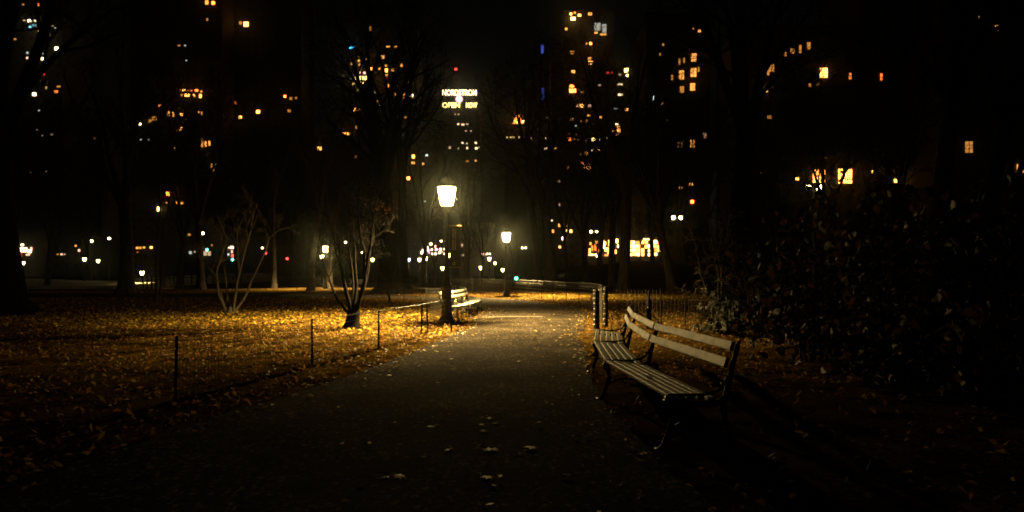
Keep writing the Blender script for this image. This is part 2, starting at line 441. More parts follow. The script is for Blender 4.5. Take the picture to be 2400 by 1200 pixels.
# ------------------------------------------------------------------ benches
def bench(name, label, joints, backs, zs=.43):
    """joints: front edge points at each iron frame; backs: unit direction from front to back"""
    root = empty(name, (joints[0][0], joints[0][1], 0))
    tag(root, label, 'bench', 'curved park benches along the path')
    o = Vector((joints[0][0], joints[0][1], 0))
    J = [Vector((a, b, 0)) - o for a, b in joints]; B = [Vector((a, b, 0)).normalized() for a, b in backs]
    up = Vector((0, 0, 1))
    for i in range(len(J) - 1):
        a, b = J[i], J[i + 1]; t = (b - a).normalized()
        m = MB()
        for s_ in range(5):
            off = .03 + s_ * .088
            z = zs + (.012 if s_ == 0 else .018 - .010 * s_)
            p, q = a + B[i] * off + up * z, b + B[i + 1] * off + up * z
            tt = (q - p).normalized()
            m.bar(p + tt * .028, q - tt * .028, .066, .034, up, .009)
        m.build('seat', 'slat_wood', root)
        m = MB()
        for off, z, hh in ((.515, .705, .084), (.565, .842, .078)):
            p, q = a + B[i] * off + up * z, b + B[i + 1] * off + up * z
            tt = (q - p).normalized()
            u2 = (up + B[i] * .34).normalized()
            m.bar(p + tt * .034, q - tt * .034, .034, hh, u2, .008)
        bk_ = m.build('backrest', 'slat_wood', root)
        if i == 1 and len(J) == 4:
            c = (a + B[i] * .565).lerp(b + B[i + 1] * .565, .30) + up * .842 - (B[i] - up * .34).normalized() * .0195
            mp = MB(); mp.bar(c - t * .065, c + t * .065, .004, .055, (up + B[i] * .34).normalized(), .0015); mp.build('plaque', 'brass_plate', bk_)
    for i in range(len(J)):
        a, bk = J[i], B[i]
        m = MB()
        # front leg with a forward foot, seat rail, rear leg and back upright, low arm scroll
        def pth(lst): return [a + bk * x + up * z for x, z in lst]
        m.tube(pth([(-.06, .0), (-.035, .03), (.0, .12), (.045, .26), (.02, .36), (-.015, .42)]), [.034, .028, .024, .024, .026, .028], 7)
        m.tube(pth([(-.02, .425), (.10, .395), (.25, .375), (.42, .375), (.50, .43)]), [.028, .024, .024, .026, .028], 7)
        m.tube(pth([(.60, .0), (.555, .05), (.49, .22), (.475, .36), (.50, .46), (.545, .66), (.598, .85), (.612, .895)]), [.034, .028, .024, .026, .026, .023, .020, .012], 7)
        m.tube(pth([(.0, .452), (.14, .452), (.30, .450), (.41, .472), (.47, .52), (.53, .62)]), [.014, .014, .014, .015, .015, .012], 6)
        m.tube(pth([(.02, .18), (.16, .24), (.32, .24), (.49, .20)]), [.014, .013, .013, .014], 6)
        m.lathe([(.05, 0), (.05, .018), (.035, .024)], tuple(a + bk * -.06), 8); m.lathe([(.05, 0), (.05, .018), (.035, .024)], tuple(a + bk * .60), 8)
        fo = m.build('leg', 'iron', root, smooth=True)
        for x, z in ((.505, .545), (.488, .60)):
            c = a + bk * (x - .035) + up * z
            mb = MB(); mb.tube([c, c - bk * .02], [.011, .007], 8); mb.build('bolt', 'brass', fo)
    return root
bench('curved_bench', 'pale slatted bench in the right foreground curving along the path',
      [(1.47, 12.25), (1.20, 10.22), (1.068, 8.0), (1.27, 5.72)],
      [(.97, -.22), (.985, -.12), (1, .0), (.985, .10)])
bench('curved_bench', 'glossy slatted bench curving away behind the big street lamp',
      [(-1.60, 20.75), (-1.36, 22.5), (-1.2, 24.3), (-1.15, 26.1), (-1.3, 27.9), (-1.65, 29.6)],
      [(-.985, .17), (-.992, .12), (-1, .06), (-1, -.04), (-.985, -.15), (-.96, -.24)])
def far_bench(px, py, Y, label):
    p = at(px, py, Y); root = empty('park_bench', (p.x, p.y, ground_z(p.x, p.y)))
    tag(root, label, 'bench')
    m = MB()
    for k in range(4): m.box((0, -.25 + k * .1, .44), (1.9, .08, .035))
    m.build('seat', 'slat_wood', root)
    m = MB()
    for k in range(3): m.box((0, .14 + k * .02, .58 + k * .12), (1.9, .03, .085))
    m.build('backrest', 'slat_wood', root)
    for x in (-.85, .85):
        m = MB(); m.box((x, -.2, .21), (.05, .05, .42)); m.box((x, .13, .44), (.05, .05, .88)); m.box((x, -.03, .41), (.05, .4, .03)); m.build('leg', 'iron', root)
far_bench(840, 670, 76, 'small pale bench far behind the dark many stemmed tree')

for (px, py), k, lb in (((1522, 885), 1, 'pale crumpled leaf lying on the bench seat'), ((1462, 846), 4, 'small dark leaf on the middle section of the bench seat')):
    y = F * (H0 - .455) / (py - HY)
    o = protos[k].build('fallen_leaf', 'path_leaf' if k == 1 else LEAFM[1]); o.location = ((px - CX) * y / F, y, .458); o.rotation_euler = (.03, .05, k * 1.3)
    tag(o, lb, 'leaf')

# ------------------------------------------------------------------ street lamps
def lamp_proto():
    root = empty('street_lamp')
    m = MB()
    m.lathe([(.255, 0), (.262, .05), (.255, .09), (.215, .13), (.185, .22), (.168, .30), (.165, .32), (.150, .36), (.145, .95), (.152, .98), (.172, 1.02), (.176, 1.07),
             (.150, 1.10), (.115, 1.17), (.100, 1.25), (.096, 1.30)], sides=8, phase=R(22.5))
    m.build('base', 'iron', root)
    m = MB()
    prof = [(.082, 1.26), (.088, 1.30), (.080, 1.34), (.072, 1.45), (.058, 2.70), (.054, 3.02), (.072, 3.06), (.078, 3.10), (.06, 3.14), (.052, 3.20)]
    m.lathe(prof, sides=16)
    m.build('pole', 'iron', root, smooth=True)
    m = MB()
    m.lathe([(.05, 3.18), (.09, 3.22), (.14, 3.28), (.165, 3.335), (.17, 3.37), (.155, 3.385)], sides=16)
    for k in range(8):
        a = 2 * math.pi * k / 8 + .2
        d = Vector((math.cos(a), math.sin(a), 0))
        m.tube([d * .155 + Vector((0, 0, 3.375)), d * .20 + Vector((0, 0, 3.55)), d * .258 + Vector((0, 0, 3.80)), d * .275 + Vector((0, 0, 3.91))], [.0075] * 4, 5)
    m.build('lantern_frame', 'iron', root)
    m = MB()
    m.lathe([(.13, 3.38), (.152, 3.40), (.19, 3.54), (.235, 3.72), (.255, 3.82), (.258, 3.89), (.25, 3.905)], sides=20)
    g = m.build('globe', 'lamp_glow', root, smooth=True)
    m = MB()
    m.lathe([(.285, 3.905), (.29, 3.93), (.27, 3.96), (.225, 4.04), (.16, 4.11), (.10, 4.15), (.07, 4.19), (.05, 4.23), (.06, 4.26), (.045, 4.30), (.015, 4.36)], sides=16)
    cp = m.build('cap', 'iron', root, smooth=True)
    for k in range(8):
        a = 2 * math.pi * k / 8 + .2; d = Vector((math.cos(a), math.sin(a), 0)); sd = Vector((-math.sin(a), math.cos(a), 0))
        e = d * .283; u = Vector((0, 0, 1)); pet = MB()
        pet.tube([e + u * 3.90, e * 1.06 + u * 3.96, e * 1.18 + u * 4.03], [.035, .028, .006], 5); pet.build('leaf_crest', 'iron', cp)
    return root, g
lampP, globeP = lamp_proto()
def bulb(parent, z, power, col=(1, .67, .24), rad=.12):
    l = bpy.data.lights.new('lamp_bulb', 'POINT'); l.energy = power; l.color = col; l.shadow_soft_size = rad
    # photometric curve of a cut-off lantern: strong below, weak sideways, almost nothing upwards
    l.use_nodes = True; nt = l.node_tree; em = nt.nodes['Emission']
    tc = node(nt, 'ShaderNodeTexCoord'); sx = node(nt, 'ShaderNodeSeparateXYZ'); nt.links.new(tc.outputs['Normal'], sx.inputs[0])
    mr = node(nt, 'ShaderNodeMapRange'); mr.inputs['From Min'].default_value = -1; mr.inputs['From Max'].default_value = 1
    nt.links.new(sx.outputs['Z'], mr.inputs['Value'])
    cr = node(nt, 'ShaderNodeValToRGB'); el = cr.color_ramp.elements
    el[0].position = .17; el[0].color = (1, 1, 1, 1); el[1].position = .62; el[1].color = (.003,) * 3 + (1,)
    for p_, v_ in ((.25, .62), (.29, .42), (.335, .13), (.37, .05), (.42, .052), (.53, .012)): e_ = el.new(p_); e_.color = (v_,) * 3 + (1,)
    nt.links.new(mr.outputs[0], cr.inputs['Fac']); nt.links.new(cr.outputs[0], em.inputs['Strength'])
    o = bpy.data.objects.new('lamp_bulb', l); C.objects.link(o); o.parent = parent; o.location = (0, 0, z)
    return o
LP = 29000.0
GZ = 3.67
tag(lampP, 'tallest street lamp beside the path with a hanging banner', 'street lamp', 'street lamps along the park paths')
lampP.location = ((1047 - CX) * 20.0 / F, 20.0, 0)
bulb(lampP, GZ, LP)
SINGLE = [  # globe px, py, distance (None = level ground), power share, label
    (1187, 555, 42.5, 1.2, 'second brightest street lamp at the far bend of the path'),
    (763, 583, 64, 1.4, 'bright lamp among the stems of the dark many stemmed tree'),
    (983, 609, None, .8, 'large glowing lamp just below the cluster of pink white lights'),
    (998, 606, None, .5, 'small lamp touching the right of the large glowing one'),
    (1037, 629, 110, .8, 'low lamp immediately left of the tall lamp pole'),
    (1055, 598, None, .6, 'small lamp seen against the tall lamp pole, above the low one'),
    (1127, 628, 105, .9, 'low bright lamp between the forked tree trunk and the second lamp'),
    (1147, 607, None, .6, 'small lamp below a twin lamp left of the second lamp'),
    (1160, 617, 150, .7, 'middle one of the string of lamps slanting down to the second lamp'),
    (1178, 633, 120, .7, 'lowest lamp of the slanting string, next to the second lamp pole'),
    (873, 609, None, .6, 'small amber lamp left of the thick flared trunk'),
    (958, 609, None, .4, 'lamp with a bluish white glow right of the thick trunk'),
    (755, 602, None, .4, 'tiny amber lamp just under the bright lamp at the stems'),
    (55, 617, 140, .9, 'big bright lamp at the far left under the lit storefront'),
    (198, 608, None, .7, 'left one of two low lamps over the dim left lawn'),
    (230, 612, 125, .7, 'right one of two low lamps over the dim left lawn'),
    (333, 640, 98, .8, 'lowest lamp at the left, shining by the pale drive'),
]
def place_lamp(px, py, Y, share, label, cool=False):
    if Y is None: Y = (GZ - H0) * F / (HY - py)
    p = at(px, py, Y)
    o = copy_tree(lampP) if False else None
    root = lampP.copy(); C.objects.link(root)
    for ch in lampP.children:
        if ch.type == 'LIGHT': continue
        copy_tree(ch, root)
    root.location = (p.x, p.y, p.z - GZ); root.rotation_euler[2] = (px * 7) % 6
    root['label'] = label
    if cool:
        for ch in root.children:
            if ch.name.startswith('globe'):
                ch.data = ch.data.copy(); ch.data.materials[0] = MATS['lamp_glow_cool']
    if share >= .8: bulb(root, GZ, LP * share * (.13 if Y > 90 else 1), (.7, .72, 1) if cool else (1, .67, .24))
    return root
for s_ in SINGLE: place_lamp(*s_, cool=('bluish' in s_[4]))

def tall_proto(heads):
    root = empty('tall_street_lamp')
    m = MB(); m.lathe([(.22, 0), (.22, .5), (.12, .7), (.10, 4), (.07, 8.8)], sides=10); m.build('pole', 'iron', root)
    m = MB()
    hs = (-.5, .5) if heads == 2 else (0,)
    for x in hs:
        m.tube([Vector((0, 0, 8.7)), Vector((x * .5, 0, 8.95)), Vector((x, 0, 8.8 + .0))] if x else [Vector((0, 0, 8.7)), Vector((0, 0, 8.8))], [.05, .05, .05][:3 if x else 2], 6)
    m.build('arm', 'iron', root)
    for x in hs:
        m = MB(); m.lathe([(.05, 8.74), (.2, 8.82), (.27, 8.97), (.25, 9.12), (.16, 9.22)], (x, 0, 0), 12); m.build('globe', 'lamp_glow', root, smooth=True)
        m = MB(); m.lathe([(.18, 9.225), (.12, 9.30), (.03, 9.34)], (x, 0, 0), 12); m.build('cap', 'iron', root)
    return root
tallP = {1: tall_proto(1), 2: tall_proto(2)}
TALL = [(890, 593, 2, 'twin headed lamp left of the thick flared trunk'), (950, 591, 2, 'twin headed lamp right of the thick flared trunk'),
        (1039, 565, 2, 'twin headed lamp above the cluster of pink white lights'), (1145, 595, 2, 'twin headed lamp in front of the pinkish facade'),
        (1228, 581, 2, 'twin headed lamp right of the second path lamp'), (1392, 543, 2, 'twin headed lamp above the amber pavilion'),
        (1587, 510, 2, 'twin headed lamp high among branches above the leaning trunk'), (1907, 440, 2, 'brightest twin lamp, near the large amber windows at right'),
        (205, 581, 1, 'tall lamp, lower of three over the dim left lawn'), (215, 565, 1, 'tall lamp, brightest of three over the dim left lawn'),
        (256, 559, 1, 'tall lamp, rightmost of three over the dim left lawn'), (475, 547, 1, 'tall lamp just above the green traffic light'),
        (615, 581, 1, 'tall lamp seen through the right limb of the pale tree'), (810, 568, 1, 'tall lamp inside the crown of the dark many stemmed tree'),
        (848, 592, 1, 'tiny tall lamp behind the dark many stemmed tree')]
used = set()
for px, py, k, lb in TALL:
    Y = (9.0 - H0) * F / (HY - py)
    p = at(px, py, Y)
    o = tallP[k] if k not in used else copy_tree(tallP[k])
    used.add(k)
    o.location = (p.x, p.y, 0)
    tag(o, lb, 'street lamp', 'tall lamps along the far streets')


# banner on the tall lamp
bn = empty('banner', (lampP.location.x, 20.0, 0)); tag(bn, 'narrow dark banner with gilt lettering hung from the tall lamp pole', 'banner')
def lz(py): return H0 - (py - HY) * 20.0 / F
x0, x1 = .09, .39
m = MB(); m.tube([Vector((.02, 0, lz(529))), Vector((x1 + .03, 0, lz(529)))], [.013, .013], 8); m.lathe([(.02, -.02), (.02, .02)], (x1 + .03, 0, lz(529)), 8)
m.build('top_rod', 'brass', bn)
m = MB(); m.tube([Vector((.02, 0, lz(626))), Vector((x1 + .03, 0, lz(626)))], [.011, .011], 8); m.build('bottom_rod', 'brass', bn)
m = MB()
ns = 14
for k in range(ns + 1):
    z = lz(530) + (lz(625.5) - lz(530)) * k / ns
    y = .018 * math.sin(k * 1.1)
    m.v += [(x0, y, z), (x1, y * .6 + .01, z)]
for k in range(ns): m.f.append((2 * k, 2 * k + 1, 2 * k + 3, 2 * k + 2)); m.m.append(0)
cl = m.build('cloth', 'banner_cloth', bn)
sol = cl.modifiers.new('thick', 'SOLIDIFY'); sol.thickness = .004
rr = random.Random(8)
for a, b in ((536, 559.5), (561.5, 587)):          # two words of upright letters, turned on their side and too small to read
    m = MB(); n = 9
    for k in range(n):
        zc = lz(a) + (lz(b) - lz(a)) * (k + .5) / n; hh = abs(lz(a) - lz(b)) / n
        m.box((x0 + .125, -.032, zc + hh * .25), (.10, .004, hh * .22))
        if rr.random() < .7: m.box((x0 + .085, -.032, zc - hh * .1), (.018, .004, hh * .45))
        if rr.random() < .7: m.box((x0 + .165, -.032, zc - hh * .1), (.018, .004, hh * .45))
    m.build('lettering', 'banner_ink', bn)
m = MB()
for i in range(3):
    for j in range(3):
        if (i, j) != (1, 1): m.box((x0 + .09 + i * .028, -.032, lz(618) + (j - 1) * .03), (.02, .004, .022))
m.build('emblem', 'banner_ink', bn)

# ------------------------------------------------------------------ fences
def fence(name, label, pts, height, post_at, vstep=.065, hsteps=(.05, .2, .35, .5, .6, .7), wr=.0035, hr=.0045, rails=(), rail_r=.012, post_r=.017, post_over=.03):
    root = empty(name, (pts[0][0], pts[0][1], ground_z(*pts[0]))); tag(root, label, 'fence')
    o = root.location.copy()
    P = [Vector((x, y, ground_z(x, y))) - o for x, y in pts]
    m = MB()
    for z in hsteps:
        line = []
        for a, b in zip(P, P[1:]):
            k = max(1, int((b - a).length / .6))
            for i in range(k): line.append(a + (b - a) * i / k + Vector((0, 0, z + .012 * noise.noise(Vector((a.x + i, a.y, z * 5))))))
        line.append(P[-1] + Vector((0, 0, z)))
        m.tube(line, [hr if z < hsteps[-1] else hr * 1.5] * len(line), 4)
    for a, b in zip(P, P[1:]):
        L = (b - a).length; k = int(L / vstep)
        for i in range(k):
            q = a + (b - a) * (i / k)
            m.tube([q + Vector((0, 0, .02)), q + Vector((0, 0, hsteps[-1]))], [wr, wr], 3, cap=False)
    m.build('wire_mesh', 'wire', root)
    for z in rails:
        m = MB(); m.tube([q + Vector((0, 0, z + .02)) for q in P], [rail_r] * len(P), 6); m.build('rail', 'galvanised', root)
    for i, (x, y) in enumerate(post_at):
        q = Vector((x, y, ground_z(x, y))) - o
        rr = random.Random(i * 3 + len(pts)); dx = rr.uniform(-.03, .03)
        m = MB(); m.tube([q + Vector((0, 0, -.1)), q + Vector((dx, 0, height + post_over))], [post_r, post_r * .9], 6)
        m.build('post', 'post_iron', root)
    return root
lf = [(-3.85, 8.0), (-3.16, 11.06), (-2.59, 13.6), (-2.12, 16.3), (-2.03, 16.9), (-1.78, 18.9)]
fence('wire_fence', 'low sagging wire fence between the leafy lawn and the path', lf, .70,
      [(-3.85, 8.0), (-3.16, 11.06), (-2.59, 13.6), (-2.12, 16.3), (-2.03, 16.9), (-1.50, 17.4)], wr=.0026, hr=.0035, post_r=.02, rails=(.70,), rail_r=.004)
lf2 = [(-2.6, 21.3), (-2.3, 24), (-2.15, 26.5), (-2.3, 29), (-3.2, 32), (-5.5, 35.5), (-9, 38), (-16, 40)]
fence('wire_fence', 'wire fence behind the far curved bench', lf2, .95, lf2, hsteps=(.1, .3, .5, .7, .82, .93), wr=.004, hr=.007, vstep=.09)
rf = [(2.16, 17.65), (2.9, 22.5), (3.3, 27), (3.35, 29.7), (3.03, 31.7), (2.56, 33), (2.07, 35), (1.56, 36.6), (.85, 39.6), (-.2, 43), (-2.6, 46), (-7, 49.5), (-16, 52)]
fence('wire_fence', 'tall wire fence round the outside of the path bend', rf, 1.02, rf[1:], hsteps=(.08, .17, .26, .42, .6, .78, .87, .95, 1.02), wr=.004, hr=.010, vstep=.10, post_over=.06, rails=(1.02, .87), rail_r=.008)
rf2 = [(2.46, 18.3), (3.2, 18.2), (3.85, 18.2)]
fence('wire_fence', 'short panel of square wire mesh between the wrapped posts', rf2, 1.02, [(3.88, 18.2)], hsteps=(.05, .15, .25, .35, .45, .55, .65, .75, .85, .95, 1.02), wr=.0045, hr=.0045, vstep=.085)
rf3 = [(3.95, 18.2), (4.6, 18.2), (5.4, 17.0), (6.6, 14.5), (7.5, 12)]
fence('wire_fence', 'low wire fence running into the glossy shrub at right', rf3, .75, [(4.5, 18.2), (5.4, 17.0), (6.6, 14.5)], hsteps=(.05, .2, .4, .6, .75), wr=.0022, hr=.003, vstep=.09)
def wrapped_post(px, ytop, ybot, Y, r, bands, label, tip=None):
    p = at(px, HY, Y); z0 = ground_z(p.x, Y); h = H0 - (ytop - HY) * Y / F - z0
    root = empty('fence_post', (p.x, Y, z0)); tag(root, label, 'post', 'thick posts at the fence ends')
    m = MB()
    top = .0 if not tip else tip
    pr = [(r * 1.05, -.05), (r, .2), (r * .96, h * .7), (r * .95, h - .03), (r * .7, h)]
    if tip: pr = [(r * 1.05, -.05), (r, .2), (r * .96, h - tip), (r * .45, h - tip + .03), (r * .4, h)]
    m.lathe(pr, sides=12); m.build('timber', 'post_wood', root, smooth=False)
    for z in bands:
        mb = MB(); ring = [Vector((math.cos(a) * r * 1.04, math.sin(a) * r * 1.04, z * h + .006 * math.sin(a * 2))) for a in [2 * math.pi * k / 14 for k in range(15)]]
        mb.tube(ring, [.006] * 15, 5); mb.build('wire_wrap', 'wire_bright', root)
wrapped_post(1398, 679, 775, 17.55, .078, [.14, .27, .40, .53, .66, .79, .91, .985], 'thick dark post ringed by many pale wire wraps')
wrapped_post(1420, 671, 772, 18.35, .062, [.1, .22, .34, .46, .58, .70, .82, .93], 'dark post flecked with wire knots, right of the ringed one')
wrapped_post(1521, 680, 772, 18.0, .062, [.34, .55], 'dark post with thin tip and two wire wraps behind bench', tip=.24)
hp = at(1442, 733, 17.2); hr_ = empty('wire_hoop', (hp.x, 17.2, ground_z(hp.x, 17.2))); tag(hr_, 'thin wire hoop in the leaves behind the bench end', 'hoop')
m = MB(); m.tube([Vector((-.07, 0, 0)), Vector((-.07, 0, .40)), Vector((-.05, 0, .46)), Vector((0, 0, .48)), Vector((.05, 0, .46)), Vector((.07, 0, .40)), Vector((.07, 0, 0))], [.006] * 7, 6)
m.build('hoop', 'wire', hr_)
# rail fence of the far drive
rp = [at(345, 664, 90), at(385, 660, 98), at(430, 656, 108), at(500, 653, 120)]
root = empty('rail_fence', rp[0]); tag(root, 'dark rail fence along the near side of the pale drive', 'fence')
m = MB()
for a, b in zip(rp, rp[1:]):
    for z in (.35, .75): m.bar(a - rp[0] + Vector((0, 0, z)), b - rp[0] + Vector((0, 0, z)), .06, .09)
m.build('rail', 'post_wood', root)
for i in range(13):
    t = i / 12 * 3; k = min(2, int(t)); q = rp[k].lerp(rp[k + 1], t - k) - rp[0]
    m = MB(); m.box(q + Vector((0, 0, .1)), (.16, .16, 1.7)); m.build('post', 'post_wood', root)

# ------------------------------------------------------------------ trees
class Tree:
    def __init__(s, seed):
        s.r = random.Random(seed); s.tr = MB(); s.cr = MB()
    def rnd_dir(s):
        r = s.r
        while True:
            v = Vector((r.uniform(-1, 1), r.uniform(-1, 1), r.uniform(-1, 1)))
            if .05 < v.length < 1: return v.normalized()
    def branch(s, p, d, L, r0, r1, nseg, wob, up, sides, mb):
        pts = [p.copy()]; rad = [r0]; d = d.normalized()
        for i in range(nseg):
            d = (d + s.rnd_dir() * wob + Vector((0, 0, up))).normalized()
            pts.append(pts[-1] + d * (L / nseg)); rad.append(r0 + (r1 - r0) * ((i + 1) / nseg))
        mb.tube(pts, rad, sides, cap=False)
        return pts, rad, d
    def fork(s, d, ang):
        ax = d.cross(s.rnd_dir()).normalized()
        return (Quaternion(ax, ang) @ d).normalized()
    def spread(s, pts, rad, d, L, lvl, maxl, n, lo=.3, up=.06, mn=.004):
        r = s.r
        if lvl > maxl: return
        for k in range(n):
            t = lo + (1 - lo) * (k + r.uniform(.2, .9)) / n
            x = t * (len(pts) - 1); i = min(len(pts) - 2, int(x)); f = x - i
            p = pts[i].lerp(pts[i + 1], f); rr_ = rad[i] + (rad[i + 1] - rad[i]) * f
            dd = (pts[i + 1] - pts[i]).normalized()
            nd = s.fork(dd, r.uniform(.45, 1.0))
            l2 = L * r.uniform(.45, .75) * (1.15 - .45 * t); r2 = max(mn, rr_ * r.uniform(.45, .66))
            sides = 5 if lvl <= 2 else (4 if lvl == 3 else 3)
            q, qr, qd = s.branch(p, nd, l2, r2, max(mn * .7, r2 * .35), 4 if lvl < 4 else 3, .22, up, sides, s.cr)
            s.spread(q, qr, qd, l2, lvl + 1, maxl, n if lvl < maxl - 1 else max(3, n - 1), .22, up, mn)

def big_tree(seed, height, r0, fork_h, lean=(0, 0), limbs=5, n=5, maxl=5, flare=1.7, mn=.010, spread_a=.6):
    t = Tree(seed); r = t.r
    d = Vector((lean[0], lean[1], 1)).normalized()
    pts = []; rad = []
    k = 9
    p = Vector((0, 0, -.15)); dd = d.copy()
    for i in range(k + 1):
        h = i / k
        fl = 1 + (flare - 1) * math.exp(-h * fork_h / .55)
        pts.append(p.copy()); rad.append(r0 * fl * (1 - .28 * h))
        dd = (dd + t.rnd_dir() * .05).normalized(); p = p + dd * (fork_h + .15) / k
    # roots: uneven flare
    t.tr.tube(pts, rad, 12, cap=False)
    for q in range(6):
        a = q * 1.05 + r.uniform(-.3, .3); e = Vector((math.cos(a), math.sin(a), 0)) * r0
        t.tr.tube([pts[0] + e * .3 + Vector((0, 0, r0 * 1.9)), pts[0] + e * 1.0 + Vector((0, 0, r0 * .75 + .1)), pts[0] + e * 2.1 + Vector((0, 0, .02))], [r0 * .30, r0 * .34, r0 * .12], 6)
    rem = height - fork_h
    top = pts[-1]
    for j in range(limbs):
        a = 2 * math.pi * j / limbs + r.uniform(-.4, .4)
        sp = spread_a * r.uniform(.5, 1.15) if j else .1
        nd = Vector((math.cos(a) * sp, math.sin(a) * sp, 1)).normalized()
        nd = (nd + d * .3).normalized()
        st = top if j < 3 else pts[-2].lerp(pts[-1], r.random())
        q, qr, qd = t.branch(st, nd, rem * r.uniform(.7, .95), r0 * r.uniform(.42, .6), r0 * .08, 7, .13, .03, 7, t.tr)
        t.spread(q, qr, qd, rem * .55, 2, maxl, n, .18, .05, mn)
    return t
def put_tree(name, t, loc, label, cat='tree', group=None, rz=0, bark='bark', twig='twig', foliage=None):
    root = empty(name, loc, rz); tag(root, label, cat, group)
    t.tr.build('trunk', bark, root, smooth=True)
    t.cr.build('crown', twig, root)
    return root
def gl(px, Y): 
    x = (px - CX) * Y / F
    return (x, Y, ground_z(x, Y))
G = 'bare park trees'
put_tree('bare_tree', big_tree(1, 17, .62, 5.5, limbs=5), gl(12, 24), 'massive black trunk at the far left edge of the lawn', group=G, bark='bark_shaded', twig='bark_shaded')
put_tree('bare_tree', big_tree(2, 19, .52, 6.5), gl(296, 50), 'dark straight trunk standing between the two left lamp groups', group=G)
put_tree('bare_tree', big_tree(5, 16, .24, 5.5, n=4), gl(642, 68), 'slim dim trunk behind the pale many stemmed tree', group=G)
put_tree('bare_tree', big_tree(6, 18, .26, 7, n=4), gl(728, 58), 'pale lit straight trunk left of the bright lamp', group=G, bark='bark_lit')
put_tree('bare_tree', big_tree(8, 21, .74, 7, flare=2.1), gl(914, 47.6), 'thickest trunk with flared roots left of the tall lamp', group=G, bark='bark_shaded', twig='bark_shaded')
put_tree('bare_tree', big_tree(9, 20, .30, 4.6, lean=(.1, 0)), gl(985, 78), 'slender forked tree in front of the pink white lights', group=G)
put_tree('bare_tree', big_tree(10, 14, .36, 4.2, n=4, lean=(-.05, 0)), gl(1092, 70), 'forked tree just right of the banner, one edge lit', group=G)
put_tree('bare_tree', big_tree(11, 13, .18, 4, n=4, lean=(.08, 0)), gl(1128, 92), 'thin dark tree in front of the pinkish facade', group=G)
put_tree('bare_tree', big_tree(12, 20, .55, 6.5), gl(1290, 60), 'broad dim trunk behind the tall wire fence', group=G)
put_tree('bare_tree', big_tree(13, 17, .34, 4.6, limbs=4, spread_a=.75), gl(1374, 75), 'dark tree forking low left of the amber pavilion', group=G)
put_tree('bare_tree', big_tree(14, 18, .36, 6.5, lean=(-.02, 0)), gl(1436, 66), 'dark straight trunk across the right half of amber pavilion', group=G)
put_tree('bare_tree', big_tree(15, 21, .46, 8), gl(1462, 55), 'tall black trunk between the two bright pavilions', group=G)
put_tree('bare_tree', big_tree(16, 15, .36, 5.0, lean=(-.16, 0)), gl(1580, 52), 'lit leaning trunk on the golden ground right of the fence', group=G)
put_tree('bare_tree', big_tree(18, 24, .42, 10, lean=(.05, 0), n=5, spread_a=.35), gl(948, 62), 'tall dark tree rising behind the tall street lamp', group=G, bark='bark_shaded', twig='bark_shaded')
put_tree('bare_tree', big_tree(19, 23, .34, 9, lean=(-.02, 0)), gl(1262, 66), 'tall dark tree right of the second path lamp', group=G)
put_tree('bare_tree', big_tree(20, 18, .55, 8, lean=(.02, 0)), gl(1712, 32), 'black trunk rising out of the glossy shrub at right', group=G, bark='bark_shaded', twig='bark_shaded')
put_tree('bare_tree', big_tree(21, 13, .22, 5, lean=(.05, 0)), gl(2190, 15), 'dark trunk behind the broad leaved bushes at right', group=G, bark='bark_shaded', twig='bark_shaded')
put_tree('bare_tree', big_tree(22, 13, .24, 5, lean=(.14, 0)), gl(2275, 17), 'leaning dark trunk at the far right among the bushes', group=G, bark='bark_shaded', twig='bark_shaded')
far_t = put_tree('bare_tree', big_tree(30, 20, .34, 6, n=5, maxl=5, mn=.018), gl(420, 84), 'far bare tree left of the pale many stemmed tree', group='bare trees far behind the lawns')
for px, Y, sc, rz, lb in ((110, 92, 1.0, 1.1, 'far bare tree over the dim left storefront'), (205, 120, 1.1, 2.0, 'far bare tree behind the left lamps'),
                          (560, 96, 1.05, 3.0, 'far bare tree behind the pale many stemmed tree'), (690, 110, 1.0, 4.2, 'far bare tree left of the bright lamp'),
                          (835, 96, 1.1, 5.1, 'far bare tree behind the dark many stemmed tree'), (1200, 118, .8, .4, 'far bare tree behind the second path lamp'),
                          (1330, 104, 1.0, 2.6, 'far bare tree left of the forking dark tree'), (1530, 92, .95, 3.6, 'far bare tree over the right bright pavilion'),
                          (1650, 74, .95, 4.9, 'far bare tree right of the leaning trunk'), (1830, 58, .85, 1.7, 'far bare tree left of the large amber windows'),
                          (1952, 47, .75, 2.9, 'far bare tree between the two large amber windows'), (2085, 52, .9, 0.3, 'far bare tree right of the large amber windows'),
                          (772, 70, .85, .9, 'far bare tree over the low block with one amber window'), (470, 62, 1.0, 2.2, 'bare tree behind the close pair of saplings'), 
                          (1405, 95, 1.05, 5.7, 'bare tree in front of the crowded amber tower'), (1600, 100, 1.1, 1.9, 'bare tree before the column of big amber windows'), (1020, 96, .62, 4.4, 'low bare tree before the pink white lights'),
                          (40, 70, 1.0, 3.3, 'bare tree behind the massive left trunk'), (1500, 112, .42, .7, 'small bare tree before the golden glazed pavilion'), (1548, 118, .45, 2.5, 'small bare tree right end of the golden pavilion'), (1402, 120, .42, 4.0, 'small bare tree left end of the amber pavilion'),
                          (1090, 135, .62, 1.3, 'far bare tree in front of the lit rooftop sign'), (2350, 45, .95, 5.5, 'far bare tree at the right edge')):
    c = copy_tree(far_t); c.location = gl(px, Y); c.scale = (sc,) * 3; c.rotation_euler[2] = rz; c['label'] = lb

